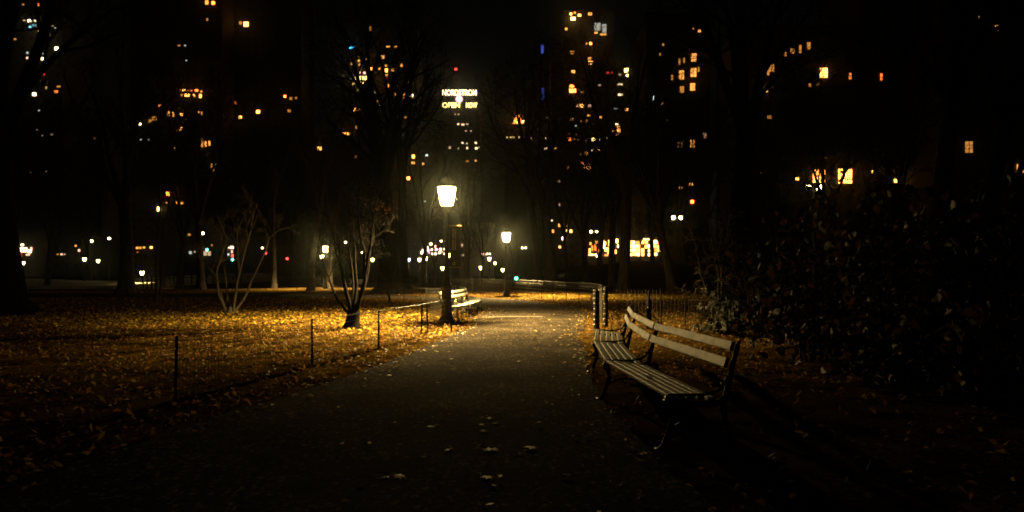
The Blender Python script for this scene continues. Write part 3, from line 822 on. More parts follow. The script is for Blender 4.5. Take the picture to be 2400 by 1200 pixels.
def stems_tree(seed, stems, r0, n, maxl, mn, hub=None, L2=1.2, up=.06):
    """stems: list of polylines of (x, z, y) in metres from the base"""
    t = Tree(seed)
    if hub:
        t.tr.tube([Vector((0, 0, -.1)), Vector((0, 0, .05)), Vector((.0, 0, hub * .35)), Vector((.03, 0, hub * .8)), Vector((.05, 0, hub))],
                  [r0 * 2.0, r0 * 1.45, r0 * 1.05, r0 * 1.0, r0 * .85], 10, cap=False)
    for st, rs in stems:
        key = [Vector((x, y, z)) for x, z, y in st]
        pts = []
        for a, b in zip(key, key[1:]):
            for i in range(3): pts.append(a.lerp(b, i / 3) + t.rnd_dir() * .018)
        pts.append(key[-1])
        k = len(pts); rs = rs * .85; rad = [rs * (1 - .75 * i / (k - 1)) for i in range(k)]
        t.tr.tube(pts, rad, 7, cap=False)
        t.spread(pts, rad, (pts[-1] - pts[-2]).normalized(), L2, 2, maxl, n, .42, up, mn)
    return t
S3 = 25.0 / F
def sp(lst, ox, oy, s): return [((x - ox) * s, (oy - y) * s, dy) for x, y, dy in lst]
pale = [
    (sp([(533, 733, 0), (512, 690, 0), (512, 640, -.2), (530, 590, -.3), (542, 560, -.4), (528, 520, -.5)], 540, 733, S3), .070),
    (sp([(528, 728, 0), (510, 690, .3), (490, 645, .5), (465, 620, .7), (440, 595, .9)], 540, 733, S3), .045),
    (sp([(543, 733, 0), (552, 690, 0), (556, 640, .1), (552, 580, .2), (548, 540, .3), (562, 500, .4)], 540, 733, S3), .060),
    (sp([(546, 733, 0), (556, 690, -.2), (570, 640, -.4), (590, 575, -.5), (605, 530, -.6), (612, 500, -.7), (622, 480, -.8)], 540, 733, S3), .065),
    (sp([(548, 731, 0), (575, 690, .1), (592, 640, .2), (614, 590, .3), (625, 555, .3), (650, 535, .3), (690, 524, .4)], 540, 733, S3), .055),
    (sp([(536, 733, 0), (520, 660, .4), (505, 600, .7), (495, 560, .9), (500, 520, 1.0)], 540, 733, S3), .045)]
put_tree('many_stemmed_tree', stems_tree(3, pale, .10, 4, 5, .0045, .25, 1.4), gl(540, 25), 'pale lit many stemmed tree on the golden left lawn', group='many stemmed trees', bark='bark_lit', twig='bark_lit')
S7 = 18.3 / F
dark = [
    (sp([(826, 730, 0), (812, 690, 0), (800, 640, .1), (785, 590, .2), (772, 540, .3), (760, 490, .4)], 826, 768, S7), .075),
    (sp([(820, 735, 0), (795, 705, -.1), (780, 665, -.2), (768, 625, -.3), (752, 575, -.3)], 826, 768, S7), .050),
    (sp([(828, 725, 0), (832, 670, .2), (825, 600, .3), (820, 540, .4), (818, 480, .5), (822, 445, .6)], 826, 768, S7), .065),
    (sp([(832, 728, 0), (846, 690, 0), (858, 650, -.1), (858, 590, -.2), (846, 530, -.2), (838, 470, -.3)], 826, 768, S7), .075),
    (sp([(836, 728, 0), (855, 680, -.3), (868, 620, -.5), (880, 560, -.6), (888, 510, -.7), (905, 478, -.8)], 826, 768, S7), .060),
    (sp([(832, 730, 0), (850, 670, .3), (856, 600, .6), (860, 540, .8), (858, 480, .9)], 826, 768, S7), .050),
    (sp([(824, 730, 0), (818, 660, .5), (800, 580, .8), (790, 520, 1.0)], 826, 768, S7), .045)]
t7 = stems_tree(7, dark, .17, 5, 5, .004, .48, 1.15)
t7r = put_tree('many_stemmed_tree', t7, gl(826, 18.3), 'dark many stemmed tree beside the low wire fence', group='many stemmed trees', bark='bark_shaded', twig='bark_shaded')
# withered seed heads on its right side
rr = random.Random(77); m = MB()
for k in range(70):
    c = Vector(((rr.gauss(905, 24) - 826) * S7, rr.uniform(-1.1, -.4), (768 - rr.gauss(493, 13)) * S7))
    d = Vector((rr.uniform(-1, 1), rr.uniform(-1, 1), rr.uniform(-.8, .3))).normalized(); sd = d.orthogonal().normalized()
    L = rr.uniform(.05, .11)
    m.face([c, c + d * L * .5 + sd * L * .2, c + d * L, c + d * L * .5 - sd * L * .2])
m.build('withered_leaves', LEAFM[3], t7r)
SG = 'slender saplings on the left lawn'
S4 = 33.0 / F
sap = lambda sd, l, r0: stems_tree(sd, [(l, r0)], r0, 5, 4, .005, None, 1.6)
put_tree('sapling', sap(41, sp([(366, 712, 0), (367, 650, 0), (366, 590, .1), (370, 520, .2), (366, 450, .3), (372, 390, .4)], 366, 712, S4), .10), gl(366, 33), 'straight slim sapling, left of a close pair', 'sapling', SG)
put_tree('sapling', sap(42, sp([(371, 712, 0), (376, 660, 0), (382, 600, .1), (380, 540, .2), (388, 470, .3), (394, 410, .4)], 371, 712, S4), .085), gl(373, 33.3), 'slim sapling leaning away, right of a close pair', 'sapling', SG)
put_tree('sapling', sap(43, sp([(344, 711, 0), (338, 680, 0), (331, 650, .1), (326, 600, .2), (318, 560, .3)], 344, 711, S4), .045), gl(344, 33), 'thin sapling leaning left under the lowest left lamp', 'sapling', SG)
put_tree('sapling', sap(44, sp([(915, 712, 0), (912, 694, 0), (906, 674, 0), (903, 650, 0)], 915, 712, 33 / F), .09), gl(915, 33), 'short dark sapling in front of the thick flared trunk', 'sapling', SG)

# ------------------------------------------------------------------ shrubs
def leaf_quad(m, c, d, L, W, nrm, mi=0, lobes=False):
    sd = d.cross(nrm)
    sd = sd.normalized() if sd.length > 1e-5 else d.orthogonal().normalized()
    up = sd.cross(d)
    if not lobes:
        a = c + d * L * .45 + sd * W * .5 + up * W * .18; b = c + d * L * .45 - sd * W * .5 + up * W * .18; e = c + d * L - up * L * .08
        n = len(m.v); m.v += [tuple(c), tuple(a), tuple(e), tuple(b), tuple(c + d * L * .5)]
        m.f += [(n, n + 4, n + 1), (n + 4, n + 2, n + 1), (n, n + 3, n + 4), (n + 4, n + 3, n + 2)]; m.m += [mi] * 4
    else:
        prof = [(0, .0), (.12, .30), (.30, .26), (.42, .52), (.58, .34), (.74, .40), (.84, .18), (1, 0)]
        n = len(m.v)
        for t, w in prof: m.v.append(tuple(c + d * L * t))
        for t, w in prof: m.v.append(tuple(c + d * L * t + sd * W * w + up * W * .15 * w))
        for t, w in prof: m.v.append(tuple(c + d * L * t - sd * W * w + up * W * .15 * w))
        k = len(prof)
        for i in range(k - 1):
            m.f.append((n + i, n + i + 1, n + k + i + 1, n + k + i)); m.m.append(mi)
            m.f.append((n + i, n + 2 * k + i, n + 2 * k + i + 1, n + i + 1)); m.m.append(mi)
def shrub(name, label, loc, seed, stems, height, radius, leaves, L, W, mats, lobes=False, whorl=True, group=None, stemmat='bark', lowfill=.0, sr=.02):
    r = random.Random(seed); root = empty(name, loc); tag(root, label, 'shrub', group)
    t = Tree(seed); tips = []
    for k in range(stems):
        a = 2 * math.pi * k / stems + r.uniform(-.4, .4); rad = radius * r.uniform(.25, .9)
        p0 = Vector((math.cos(a) * .15 * radius, math.sin(a) * .15 * radius, -.05))
        h = height * r.uniform(.6, 1.0)
        p1 = Vector((math.cos(a) * rad * .45, math.sin(a) * rad * .45, h * .45)); p2 = Vector((math.cos(a) * rad, math.sin(a) * rad, h))
        pts = [p0, p0.lerp(p1, .5) + t.rnd_dir() * .06, p1 + t.rnd_dir() * .1, p1.lerp(p2, .5) + t.rnd_dir() * .12, p2]
        rd = [sr * 1.3, sr, sr * .8, sr * .55, sr * .3]
        t.tr.tube(pts, rd, 6, cap=False)
        tips.append(p2)
        for q in range(9):
            x = r.uniform(.25, 1) * 3.99; i = int(x); b = pts[i].lerp(pts[i + 1], x - i)
            d = (t.rnd_dir() + Vector((math.cos(a), math.sin(a), .5)) * .7).normalized(); l2 = height * r.uniform(.10, .26)
            bp = [b, b + d * l2 * .5 + t.rnd_dir() * .03, b + d * l2 + Vector((0, 0, l2 * .15))]
            t.tr.tube(bp, [sr * .4, sr * .3, sr * .15], 4, cap=False); tips.append(bp[-1])
            for q2 in range(2):
                d2 = (d + t.rnd_dir() * .9).normalized(); e = bp[1] + d2 * l2 * .7
                t.tr.tube([bp[1], e], [sr * .25, sr * .12], 3, cap=False); tips.append(e)
    for q in range(int(leaves * lowfill)):
        a = r.uniform(0, 6.28); rd = radius * math.sqrt(r.random()); tips.append(Vector((math.cos(a) * rd, math.sin(a) * rd, height * r.uniform(.05, .35))))
    m = MB(); n = 0
    while n < leaves:
        c = r.choice(tips)
        if whorl:
            ax = (c - Vector((0, 0, height * .35))).normalized(); ax = (ax + Vector((0, 0, .6))).normalized(); u = ax.orthogonal().normalized(); ph = r.uniform(0, 6)
            kk = r.randint(6, 9)
            for j in range(kk):
                d = (Quaternion(ax, ph + j * 6.28 / kk) @ u + ax * r.uniform(-.35, .35)).normalized()
                leaf_quad(m, c, d, L * r.uniform(.7, 1.15), W * r.uniform(.8, 1.1), ax, r.choice([0, 0, 0, 1]) if len(mats) > 1 else 0)
            n += kk
        else:
            d = (t.rnd_dir() + Vector((0, 0, -.3))).normalized(); o = c + t.rnd_dir() * L * .5
            leaf_quad(m, o, d, L * r.uniform(.6, 1.2), W * r.uniform(.7, 1.2), t.rnd_dir(), r.randrange(len(mats)), lobes); n += 1
    t.tr.build('stem', stemmat, root, smooth=True)
    m.build('foliage', mats, root)
    return root
SH = 'shrubs beside the bench'
shrub('glossy_shrub', 'glossy narrow leaved shrub with bare pale stems at its foot', gl(1690, 19), 51, 7, 3.2, 1.25, 2100, .14, .045, ['shrub_leaf', 'rust_leaf'], group=SH, stemmat='bark', sr=.032)
shrub('glossy_shrub', 'low glossy shrub in the leaves behind the backrest', gl(1705, 16.5), 52, 9, 1.0, .85, 1500, .12, .042, ['shrub_leaf', 'shrub_leaf'], group=SH, lowfill=.15)
shrub('glossy_shrub', 'biggest rounded glossy shrub, tallest of the glossy ones', gl(1800, 15.5), 53, 10, 2.9, 1.45, 2600, .13, .045, ['shrub_leaf', 'shrub_leaf'], group=SH, lowfill=.12)
shrub('broad_leaved_bush', 'tall bush of large lobed leaves under the amber windows', gl(1905, 11.5), 54, 9, 2.7, 1.15, 900, .15, .12, ['broad_leaf', 'rust_leaf', 'shrub_leaf'], True, False, SH, lowfill=.3)
shrub('broad_leaved_bush', 'bush with the biggest pale lobed leaf at its top', gl(2110, 9.2), 55, 9, 2.6, 1.1, 900, .15, .13, ['broad_leaf', 'rust_leaf', 'shrub_leaf'], True, False, SH, lowfill=.3)
shrub('broad_leaved_bush', 'rusty leaved bush second from the right edge', gl(2265, 8.6), 56, 9, 2.5, 1.0, 900, .14, .12, ['rust_leaf', 'broad_leaf', 'shrub_leaf'], True, False, SH, lowfill=.3)
shrub('broad_leaved_bush', 'dense olive bush cut off by the right edge', gl(2395, 7.6), 57, 9, 2.6, .95, 950, .13, .12, ['broad_leaf', 'shrub_leaf', 'rust_leaf'], True, False, SH, lowfill=.3)
shrub('broad_leaved_bush', 'half bare bush with dried leaves behind the biggest glossy one', gl(1985, 14.5), 58, 9, 3.6, 1.4, 800, .15, .11, ['rust_leaf', 'broad_leaf'], True, False, SH, lowfill=.3)

# ------------------------------------------------------------------ buildings
BLD = {}
def building(key, label, x0, x1, top, Y, depth=22, name='tower_block', bottom=None, mat='facade_dark', cat='building', steps=(), grid=(3.4, 3.6), panes=True):
    a, b = at(x0, HY, Y), at(x1, HY, Y); zt = at(0, top, Y).z
    zb = 0 if bottom is None else bottom
    root = empty(name, ((a.x + b.x) / 2, Y, zb)); tag(root, label, cat, 'buildings beyond the park')
    m = MB(); W = b.x - a.x
    m.box((0, depth / 2, (zt - zb) / 2), (W, depth, zt - zb))
    m.box((0, depth / 2, zt - zb + .5), (W + .8, depth + .8, 1.0))
    for (sx0, sx1, stop) in steps:
        p, q = at(sx0, HY, Y), at(sx1, HY, Y); st = at(0, stop, Y).z
        c = (p.x + q.x) / 2 - root.location.x
        m.box((c, depth / 2, (zt - zb + 1.0 + st - zb) / 2), (q.x - p.x, depth * .7, st - zt - 1.0))
        m.box((c, depth / 2, st - zb + .4), (q.x - p.x + .6, depth * .7 + .6, .8))
    nb = 0
    z = 4
    while z < zt - zb - 2 and nb < 60:           # string courses
        m.box((0, -.06, z), (W, .12, .25)); z += grid[1] * 3; nb += 1
    m.build('wall', mat, root)
    if panes:
        g = MB(); nx = max(1, int(W / grid[0])); nz = max(1, int((zt - zb - 3) / grid[1]))
        nx, nz = min(nx, 26), min(nz, 40)
        for i in range(nx):
            for j in range(nz):
                x = -W / 2 + W * (i + .5) / nx; z = 2.6 + (zt - zb - 4) * (j + .5) / nz
                g.face([(x - .6, -.02, z - .8), (x + .6, -.02, z - .8), (x + .6, -.02, z + .8), (x - .6, -.02, z + .8)])
        tag(g.build('dark_window', 'pane_dark', root), kind='stuff')
    BLD[key] = (root, Y, W)
    return root
def win(key, px, py, w, h, code, name='window', bars=None, lbl=None):
    root, Y, W = BLD[key]
    p = at(px, py, Y); s = Y / F
    ww, hh = w * s * .92, h * s * .92
    m = MB(); m.box((0, 0, 0), (ww, .12, hh))
    o = m.build(name, wmat(code), root)
    o.location = (p.x - root.location.x, -.16, p.z - root.location.z)
    if bars:
        f = MB(); nx, nz = bars
        for i in range(1, nx): f.box((-ww / 2 + ww * i / nx, -.09, 0), (.09, .06, hh))
        for j in range(1, nz): f.box((0, -.095, -hh / 2 + hh * j / nz), (ww, .05, .07))
        f.build('frame', 'facade_dark', o)
    return o
building('BA', 'dark tower at the far left with rows of white and amber windows', -80, 146, -120, 280)
building('BA2', 'lower dark block right of the far left tower', 150, 240, 285, 300)
building('BC', 'dark tower with a short double row of orange windows', 305, 520, -60, 330)
building('BD', 'nearly black tower left of the open sky with few amber windows', 526, 706, -60, 345)
building('BD2', 'low dark block with one amber window left of the sign', 715, 796, 325, 340)
building('BE', 'stepped tower with a cyan roof light and many amber windows', 798, 978, 108, 360, steps=((852, 975, 58),))
building('BF2', 'narrow dark block left of the sign tower', 981, 1030, 345, 380)
building('BF', 'dark tower topped by the white lettered rooftop sign', 1034, 1126, 262, 400)
building('BG', 'dark tower with a glowing orange pyramid on its roof', 1182, 1252, 294, 420)
building('BG2', 'slim dark tower with dim blue light strips', 1262, 1288, 95, 430)
building('BH', 'stepped tower crowded with amber windows and a big white one', 1292, 1502, 150, 340, steps=((1322, 1442, 22),))
building('BI', 'nearer dark block with a column of big amber windows', 1516, 1664, 40, 180)
building('BJ', 'dark apartment house with two large amber windows low down', 1745, 2010, 70, 160)
building('BK', 'dark apartment house with thin orange windows high up', 2014, 2200, -120, 165)
building('BL', 'dark apartment house at the right edge', 2206, 2480, -120, 150)
building('BS', 'low block with small amber windows left of the pavilions', 1282, 1352, 448, 270)
building('PA', 'amber lit pavilion behind the forking tree, left of two', 1376, 1452, 548, 215, 14, 'pavilion', 4.0, panes=False)
building('PB', 'brightest golden glazed pavilion, right of two', 1468, 1560, 554, 165, 12, 'pavilion', 3.0, panes=False)
building('PF', 'pinkish floodlit facade behind the thin dark tree', 1076, 1156, 528, 285, 14, 'stone_building', 0, 'facade_pink_lit', panes=False)
building('PC', 'low storefront crowded with pink and white lights', 974, 1052, 556, 295, 14, 'storefront', 0, panes=False)
building('PL', 'low storefront with white and red lights at the far left', 34, 82, 540, 262, 14, 'storefront', 0, panes=False)
building('PM', 'low dark block with tiny lights left of the tall left lamps', 120, 192, 560, 270, 14, 'low_block', 0)
building('PN', 'low dark block with a row of small amber windows', 306, 372, 560, 290, 14, 'low_block', 0)
building('PO', 'low shop front behind the green traffic light', 424, 506, 530, 275, 14, 'storefront', 0)
building('PP', 'narrow lit kiosk behind the pale tree stems', 532, 560, 562, 240, 8, 'kiosk', 0, panes=False)
WIN = {
'BA': "55,11,5,3,Ad 82,8,5,3,Pm 90,11,6,6,Om 57,48,6,4,Wd 70,49,9,6,Wb 83,49,5,4,Wm 94,49,6,5,Wm 112,55,4,6,Yd 124,62,5,4,Yd 130,66,4,3,Cd 71,63,6,4,Tm 78,59,4,4,Td 84,60,4,5,Td 95,74,10,8,Ab 108,76,6,6,Wb 115,80,4,5,Yd 36,92,6,4,Ad 31,41,4,3,Cd 133,114,9,8,Wb 65,124,5,5,Cd 88,125,4,3,Cd 100,126,4,3,Cd 65,136,6,5,Pm 76,136,6,6,Pm 83,136,4,6,Pm 89,138,5,4,Wm 101,138,8,6,Wb 123,143,5,5,Wm 102,174,6,5,Rm 81,221,9,8,Wb 132,215,9,6,Om 138,203,9,4,Ad 109,206,4,6,Yd 8,262,5,5,Ad 45,279,4,5,Yd 26,283,4,4,Yd 87,305,4,3,Wd 100,317,4,4,Wd 121,315,5,4,Wd 5,322,6,3,Om 25,326,10,4,Ad 73,404,4,3,Ad 108,402,4,3,Wd 92,259,3,3,Cd",
'BA2': "156,315,4,4,Am 178,304,12,3,Am 175,321,5,3,Ad 159,350,6,4,Ad 185,372,11,4,Am 200,371,6,4,Wm 154,400,6,4,Om 222,324,4,3,Ad",
'BC': "485,6,8,10,Am 500,7,8,8,Ob 424,212,5,4,Om 432,212,9,5,Ab 442,212,5,4,Om 449,212,4,4,Om 461,212,8,5,Ob 472,215,4,5,Am 425,222,5,7,Am 439,223,13,8,Ab 456,224,6,7,Ab 470,225,6,9,Ab 375,248,6,6,Om 395,267,5,14,Am 407,268,5,12,Am 425,269,7,7,Ab 425,302,7,7,Ab 325,291,13,5,Wb 315,291,4,4,Wd 362,278,12,10,Ad 352,284,7,8,Ad 466,263,4,4,Om 473,266,5,9,Ad 474,335,5,22,Am 482,338,5,14,Am 491,336,5,12,Am 411,347,7,4,Am 330,327,4,4,Cd 349,328,4,4,Cd 497,388,5,10,Am 504,384,4,5,Am 499,398,6,6,Am 420,107,6,3,Ad 434,107,4,3,Cd 486,46,4,6,Ad 437,142,3,3,Cd 395,454,10,10,Ob 373,490,9,11,Yb 415,458,4,4,Am 392,475,5,4,Om 413,475,6,6,Am 428,476,8,5,Am",
'BD': "533,62,7,6,Ab 577,57,12,12,Ab 564,54,7,8,Ad 553,241,6,7,Om 564,275,8,7,Ab 605,262,9,8,Ab 668,226,6,6,Ob 682,231,7,7,Ad 694,230,5,5,Ad 678,260,8,7,Ad 533,216,4,4,Cm",
'BD2': "749,348,10,8,Ab 779,358,3,3,Ad",
'BE': "826,111,15,5,Qb 869,68,5,12,Ad 910,108,10,7,Am 927,108,7,7,Am 824,137,5,6,Ad 824,150,5,6,Ad 842,135,4,4,Ad 841,143,5,6,Am 843,152,5,5,Am 858,142,8,8,Am 897,134,8,7,Am 868,163,12,10,Ab 889,161,6,6,Am 905,154,5,5,Am 906,165,7,9,Ab 921,164,6,8,Am 906,176,6,5,Am 907,182,4,3,Ad 941,153,5,8,Am 842,170,6,5,Pm 854,171,6,6,Pm 835,183,7,8,Ym 851,183,18,9,Yb 839,194,7,6,Yb 849,194,7,6,Yb 829,197,5,5,Ym 838,212,5,5,Yd 848,207,4,7,Yd 823,184,4,5,Cd 907,201,10,7,Ob 933,202,5,6,Am 961,190,8,9,Wm 929,221,8,6,Am 950,222,12,5,Am 964,224,9,8,Wb 949,230,8,5,Om 880,217,6,4,Yd 885,237,5,4,Ad 891,246,5,4,Cm 833,257,8,7,Ab 842,257,5,5,Am 869,273,4,4,Ad 884,271,5,5,Am 873,285,6,5,Ad 929,272,7,7,Am 949,275,10,4,Ad 963,285,4,4,Ad 806,314,8,8,Ab 816,314,6,7,Ab 838,298,10,8,Ad 940,315,8,7,Cm 969,367,7,9,Ab 968,382,9,6,Am 934,365,5,8,Wm 938,377,12,6,Ad 957,418,8,8,Ab 938,418,6,5,Ad 834,368,4,6,Ad",
'BF2': "1000,364,6,5,Cm 992,384,5,5,Am 988,461,7,7,Ab 996,472,5,4,Cd",
'BF': "1067,268,4,3,Wd 1075,268,4,3,Wd 1074,291,5,4,Wm 1085,292,8,4,Pm 1095,291,6,4,Wd 1092,307,5,3,Pd 1104,307,4,3,Pd 1084,335,5,4,Wm 1094,336,4,4,Wm 1115,335,6,5,Wm 1054,346,6,6,Wd 1074,348,4,4,Wd 1095,347,4,6,Wm 1116,348,5,5,Wb 1122,346,4,5,Wd 1095,378,8,4,Am 1115,377,4,5,Am",
'BG': "1188,322,4,4,Ym 1197,322,4,3,Ym 1204,322,6,4,Ym 1217,322,4,4,Ym 1227,322,3,3,Yd 1235,322,4,3,Yd 1244,324,6,5,Ab",
'BG2': "1271,115,7,22,Bd 1272,220,6,30,Bd 1283,275,5,6,Wd 1279,325,4,5,Wm 1279,348,6,5,Wm",
'BH': "1338,33,6,6,Ab 1347,30,5,5,Am 1343,44,12,8,Yb 1358,36,8,6,Ab 1383,33,10,7,Am 1400,63,16,20,Vw 1416,67,11,22,Vw 1397,77,8,5,Am 1413,81,17,4,Am 1327,68,6,6,Am 1375,103,4,5,Am 1384,102,7,7,Ab 1341,121,12,3,Ad 1341,126,9,2,Ad 1382,137,8,6,Am 1384,147,13,8,Ab 1343,168,10,7,Am 1424,171,5,5,Rm 1434,171,5,6,Rd 1468,165,10,11,Yb 1470,177,7,6,Yb 1453,175,6,3,Wd 1340,202,11,7,Ob 1342,213,17,10,Ab 1365,216,8,5,Ad 1453,198,12,4,Wm 1454,222,12,5,Wm 1496,195,10,6,Cm 1405,200,6,4,Wd 1363,248,9,8,Ab 1353,248,5,6,Pm 1381,248,8,6,Pm 1469,257,6,6,Ab 1443,255,9,4,Cd 1380,271,7,4,Am 1400,273,6,4,Wm 1408,275,5,5,Am 1340,280,8,6,Ad 1374,284,6,6,Am 1362,284,4,3,Ad 1350,295,4,4,Cd 1446,291,6,4,Wb 1449,298,8,5,Am 1450,306,8,9,Ab 1438,307,6,4,Am 1446,315,6,5,Am 1334,326,8,8,Ob 1346,326,7,5,Ad 1336,313,8,4,Ad 1352,315,5,5,Wd 1355,327,5,5,Pd 1375,328,7,5,Ad 1391,327,8,8,Yb 1404,328,6,5,Wm 1414,328,5,6,Ym 1421,325,4,5,Ym 1389,352,6,6,Wb 1402,353,8,8,Ab 1422,354,3,8,Wd 1375,360,9,8,Am 1361,361,4,4,Ad 1451,356,4,5,Am 1364,382,10,7,Ob 1380,384,7,5,Am 1376,394,16,8,Ab 1331,393,5,8,Am 1446,375,6,5,Am 1303,348,10,4,Am 1296,414,7,7,Yb 1310,425,5,6,Pm",
'BI': "1626,135,13,20,Am 1625,170,14,22,Am 1623,204,12,18,Am 1597,176,12,22,Am 1603,142,4,12,Ad 1592,145,4,16,Ad 1598,210,10,16,Ad 1623,337,11,20,Am 1599,338,6,16,Ad 1590,340,4,12,Ad 1652,318,9,14,Pd 1650,65,8,12,Ad 1639,73,6,6,Am 1625,68,5,3,Ad 1547,128,4,6,Ad 1554,105,4,5,Ad 1530,230,4,12,Cm 1552,243,6,6,Ad 1564,283,4,5,Ad 1637,163,4,12,Ad 1575,182,4,12,Ad 1622,473,8,8,Ob 1620,432,10,6,Am 1595,440,8,5,Ad",
'BJ': "1808,160,12,18,Ad 1780,212,7,16,Ab 1796,210,6,14,Am 1772,225,4,8,Ad 1895,108,8,18,Ad 1875,115,5,20,Ad 1857,120,10,12,Ad 1840,128,5,10,Ad 1930,171,18,24,Ab 1916,198,6,6,Ad 1898,200,6,8,Ad 1803,275,10,8,Ad 1935,372,4,10,Ad 1868,419,7,7,Ab 1992,178,6,16,Om 1800,170,5,14,Ad",
'BK': "2065,181,5,18,Om 2148,258,20,6,Am 2145,270,16,10,Ab 2152,303,14,10,Am 2144,6,5,8,Ab 2160,2,18,5,Ad 2155,330,4,3,Wd 2047,403,8,6,Ab 2056,403,5,4,Pm 2101,424,13,8,Ab",
'BL': "2280,105,8,12,Ad 2287,90,10,6,Am 2296,110,4,6,Ad 2295,40,6,5,Wd 2335,62,7,5,Am 2335,70,6,4,Am 2270,345,18,28,Ad 2342,393,8,12,Ab 2390,395,16,20,Am 2214,378,4,10,Wd",
'BS': "1285,465,6,6,Ab 1310,480,6,6,Pd 1312,528,8,8,Am 1326,528,6,8,Am 1325,541,8,6,Ab 1338,542,6,7,Ab 1296,542,5,8,Am 1321,559,9,8,Wb 1312,579,5,5,Ab 1325,582,4,5,Cm 1293,517,5,4,Wm",
'PA': "1412,566,8,7,Wx 1414,576,8,14,Wb 1422,585,11,10,Ab 1389,597,20,4,Yb 1401,601,8,5,Wx 1388,582,5,14,Om 1395,580,5,16,Om 1428,570,5,16,Ab 1436,578,5,20,Am 1446,565,5,10,Yb 1450,577,7,7,Wb 1405,588,6,10,Am 1428,592,9,7,Ab 1409,597,9,6,Pm 1384,571,5,7,Am 1398,568,7,7,Am 1418,570,5,8,Ab 1436,566,7,7,Ab 1441,590,8,9,Ab 1382,588,4,12,Ab 1421,598,9,5,Am",
'PC': "1011,572,9,6,Wx 1000,580,11,7,Wx 990,592,9,7,Wx 1013,585,7,5,Wb 1003,586,6,6,Mb 1021,582,3,12,Mb 1027,585,9,5,Mb 1033,584,5,5,Wb 1016,595,16,5,Wx 1030,592,7,6,Wx 1042,584,6,5,Pb 1042,595,5,5,Pb 993,586,8,4,Pb 1021,577,4,4,Pb 1006,592,6,5,Mm 1036,590,4,5,Pm",
'PL': "53,574,7,5,Wb 55,582,20,3,Wb 55,588,17,6,Wx 40,581,6,4,Wb 70,589,9,8,Wb 47,597,7,6,Rb 66,597,10,4,Pm 74,583,5,8,Pm",
'PM': "178,576,4,4,Am 186,587,5,6,Pm 145,596,5,4,Pm 136,596,5,3,Ad 152,596,4,3,Wd",
'PN': "322,581,6,5,Am 329,581,5,6,Am 338,580,6,4,Am 355,580,6,5,Ab 323,591,3,3,Od",
'PO': "433,551,8,7,Om 430,583,6,5,Om 486,594,18,11,Wd 473,580,6,6,Wb 444,550,6,5,Ad 457,590,4,4,Wd 497,575,4,5,Ad 447,592,7,7,Cd",
'PP': "544,580,8,6,Wb 537,581,4,4,Wm 552,586,5,10,Wm 551,579,5,4,Pm 536,596,4,4,Cm 544,590,4,7,Pm",
'PF': "1083,575,4,7,Pm 1085,598,6,5,Wd 1103,560,4,8,Pd 1132,596,14,5,Pm",
}
WM['w'] = (1, 1, 1); WS['w'] = .42
for key, s_ in WIN.items():
    for w_ in s_.split():
        a = w_.split(','); px, py, w, h = map(float, a[:4])
        big = key in ('BI', 'BJ', 'BL') and w * h > 180
        win(key, px, py, w, h, a[4], bars=(2, 3) if big else None)
# the two large windows and the glazed pavilion front
win('BJ', 1919, 413, 30, 32, 'Ab', bars=(5, 4)); win('BJ', 1980, 413, 34, 36, 'Ab', bars=(6, 4))
rr = random.Random(21)
for i in range(11):
    for j in range(4):
        px = 1475 + i * 7.4; py = 568 + j * 9.4
        if (i > 8 and j == 3) or rr.random() < .06 or (i == 5 and j > 1): continue
        hot = (i < 4 and j > 0) or (i in (6, 7) and j > 1)
        code = 'Yx' if hot and rr.random() < .8 else rr.choice(['Yb', 'Ab', 'Am', 'Ab', 'Ab'])
        win('PB', px + 2 + rr.uniform(-.8, .8), py + rr.uniform(-1, 1), rr.uniform(6, 7.4), rr.uniform(7, 9.2), code)
for i in range(5): win('PB', 1509 + i * 3.2, 561, 2.6, 4, 'Yb')
# glowing pyramid roof
root, Y, W = BLD['BG']
p = at(1214, 288, Y); s_ = Y / F
m = MB(); w_, h_ = 13.5 * s_, 31 * s_
m.v = [(-w_, -w_ * .4 + 6, 0), (w_, -w_ * .4 + 6, 0), (w_, w_ + 6, 0), (-w_, w_ + 6, 0), (0, w_ * .3 + 6, h_)]
m.f = [(0, 1, 4), (1, 2, 4), (2, 3, 4), (3, 0, 4), (3, 2, 1, 0)]; m.m = [0] * 5
o = m.build('lit_pyramid', wmat('Ob'), root); o.location = (p.x - root.location.x, 0, p.z - root.location.z)
for dx, dz, ww, hh in ((0, 5, 5, 5), (-1, 13, 3, 5)):
    m = MB(); m.box((0, 0, 0), (ww * s_, .3, hh * s_)); q = m.build('window', wmat('Yb'), root)
    q.location = (p.x - root.location.x + dx * s_, 6 - w_ * .42 + max(0, dz - 4) * s_ * .25 - .6, p.z - root.location.z + dz * s_)
m = MB(); m.box((0, 0, 0), (5 * s_, .5, 5 * s_)); q = m.build('window', wmat('Yb'), root); pp = at(1226, 285, Y); q.location = (pp.x - root.location.x, -.4, pp.z - root.location.z)
# mast with red aircraft light behind the sign tower, more beacons
def mast(px, ytop, ybot, Y, label):
    p = at(px, ytop, Y); z0 = 0
    root = empty('mast_tower', (p.x, Y, 0)); tag(root, label, 'tower', 'buildings beyond the park')
    m = MB(); m.box((0, 5, p.z * .42), (7, 10, p.z * .84)); m.box((0, 5, p.z * .9), (4, 5, p.z * .13)); m.tube([Vector((0, 2, p.z * .9)), Vector((0, 2, p.z - .6))], [.5, .2], 6)
    m.build('shaft', 'facade_dark', root)
    m = MB(); m.lathe([(.3, -.7), (.75, -.4), (.75, .4), (.3, .7)], (0, 2, p.z), 10); m.build('beacon', wmat('Rb'), root)
mast(1068, 160, 0, 460, 'slim dark tower with a red light above the rooftop sign')
mast(970, 158, 0, 470, 'slim dark tower with a dim red light left of the sign')

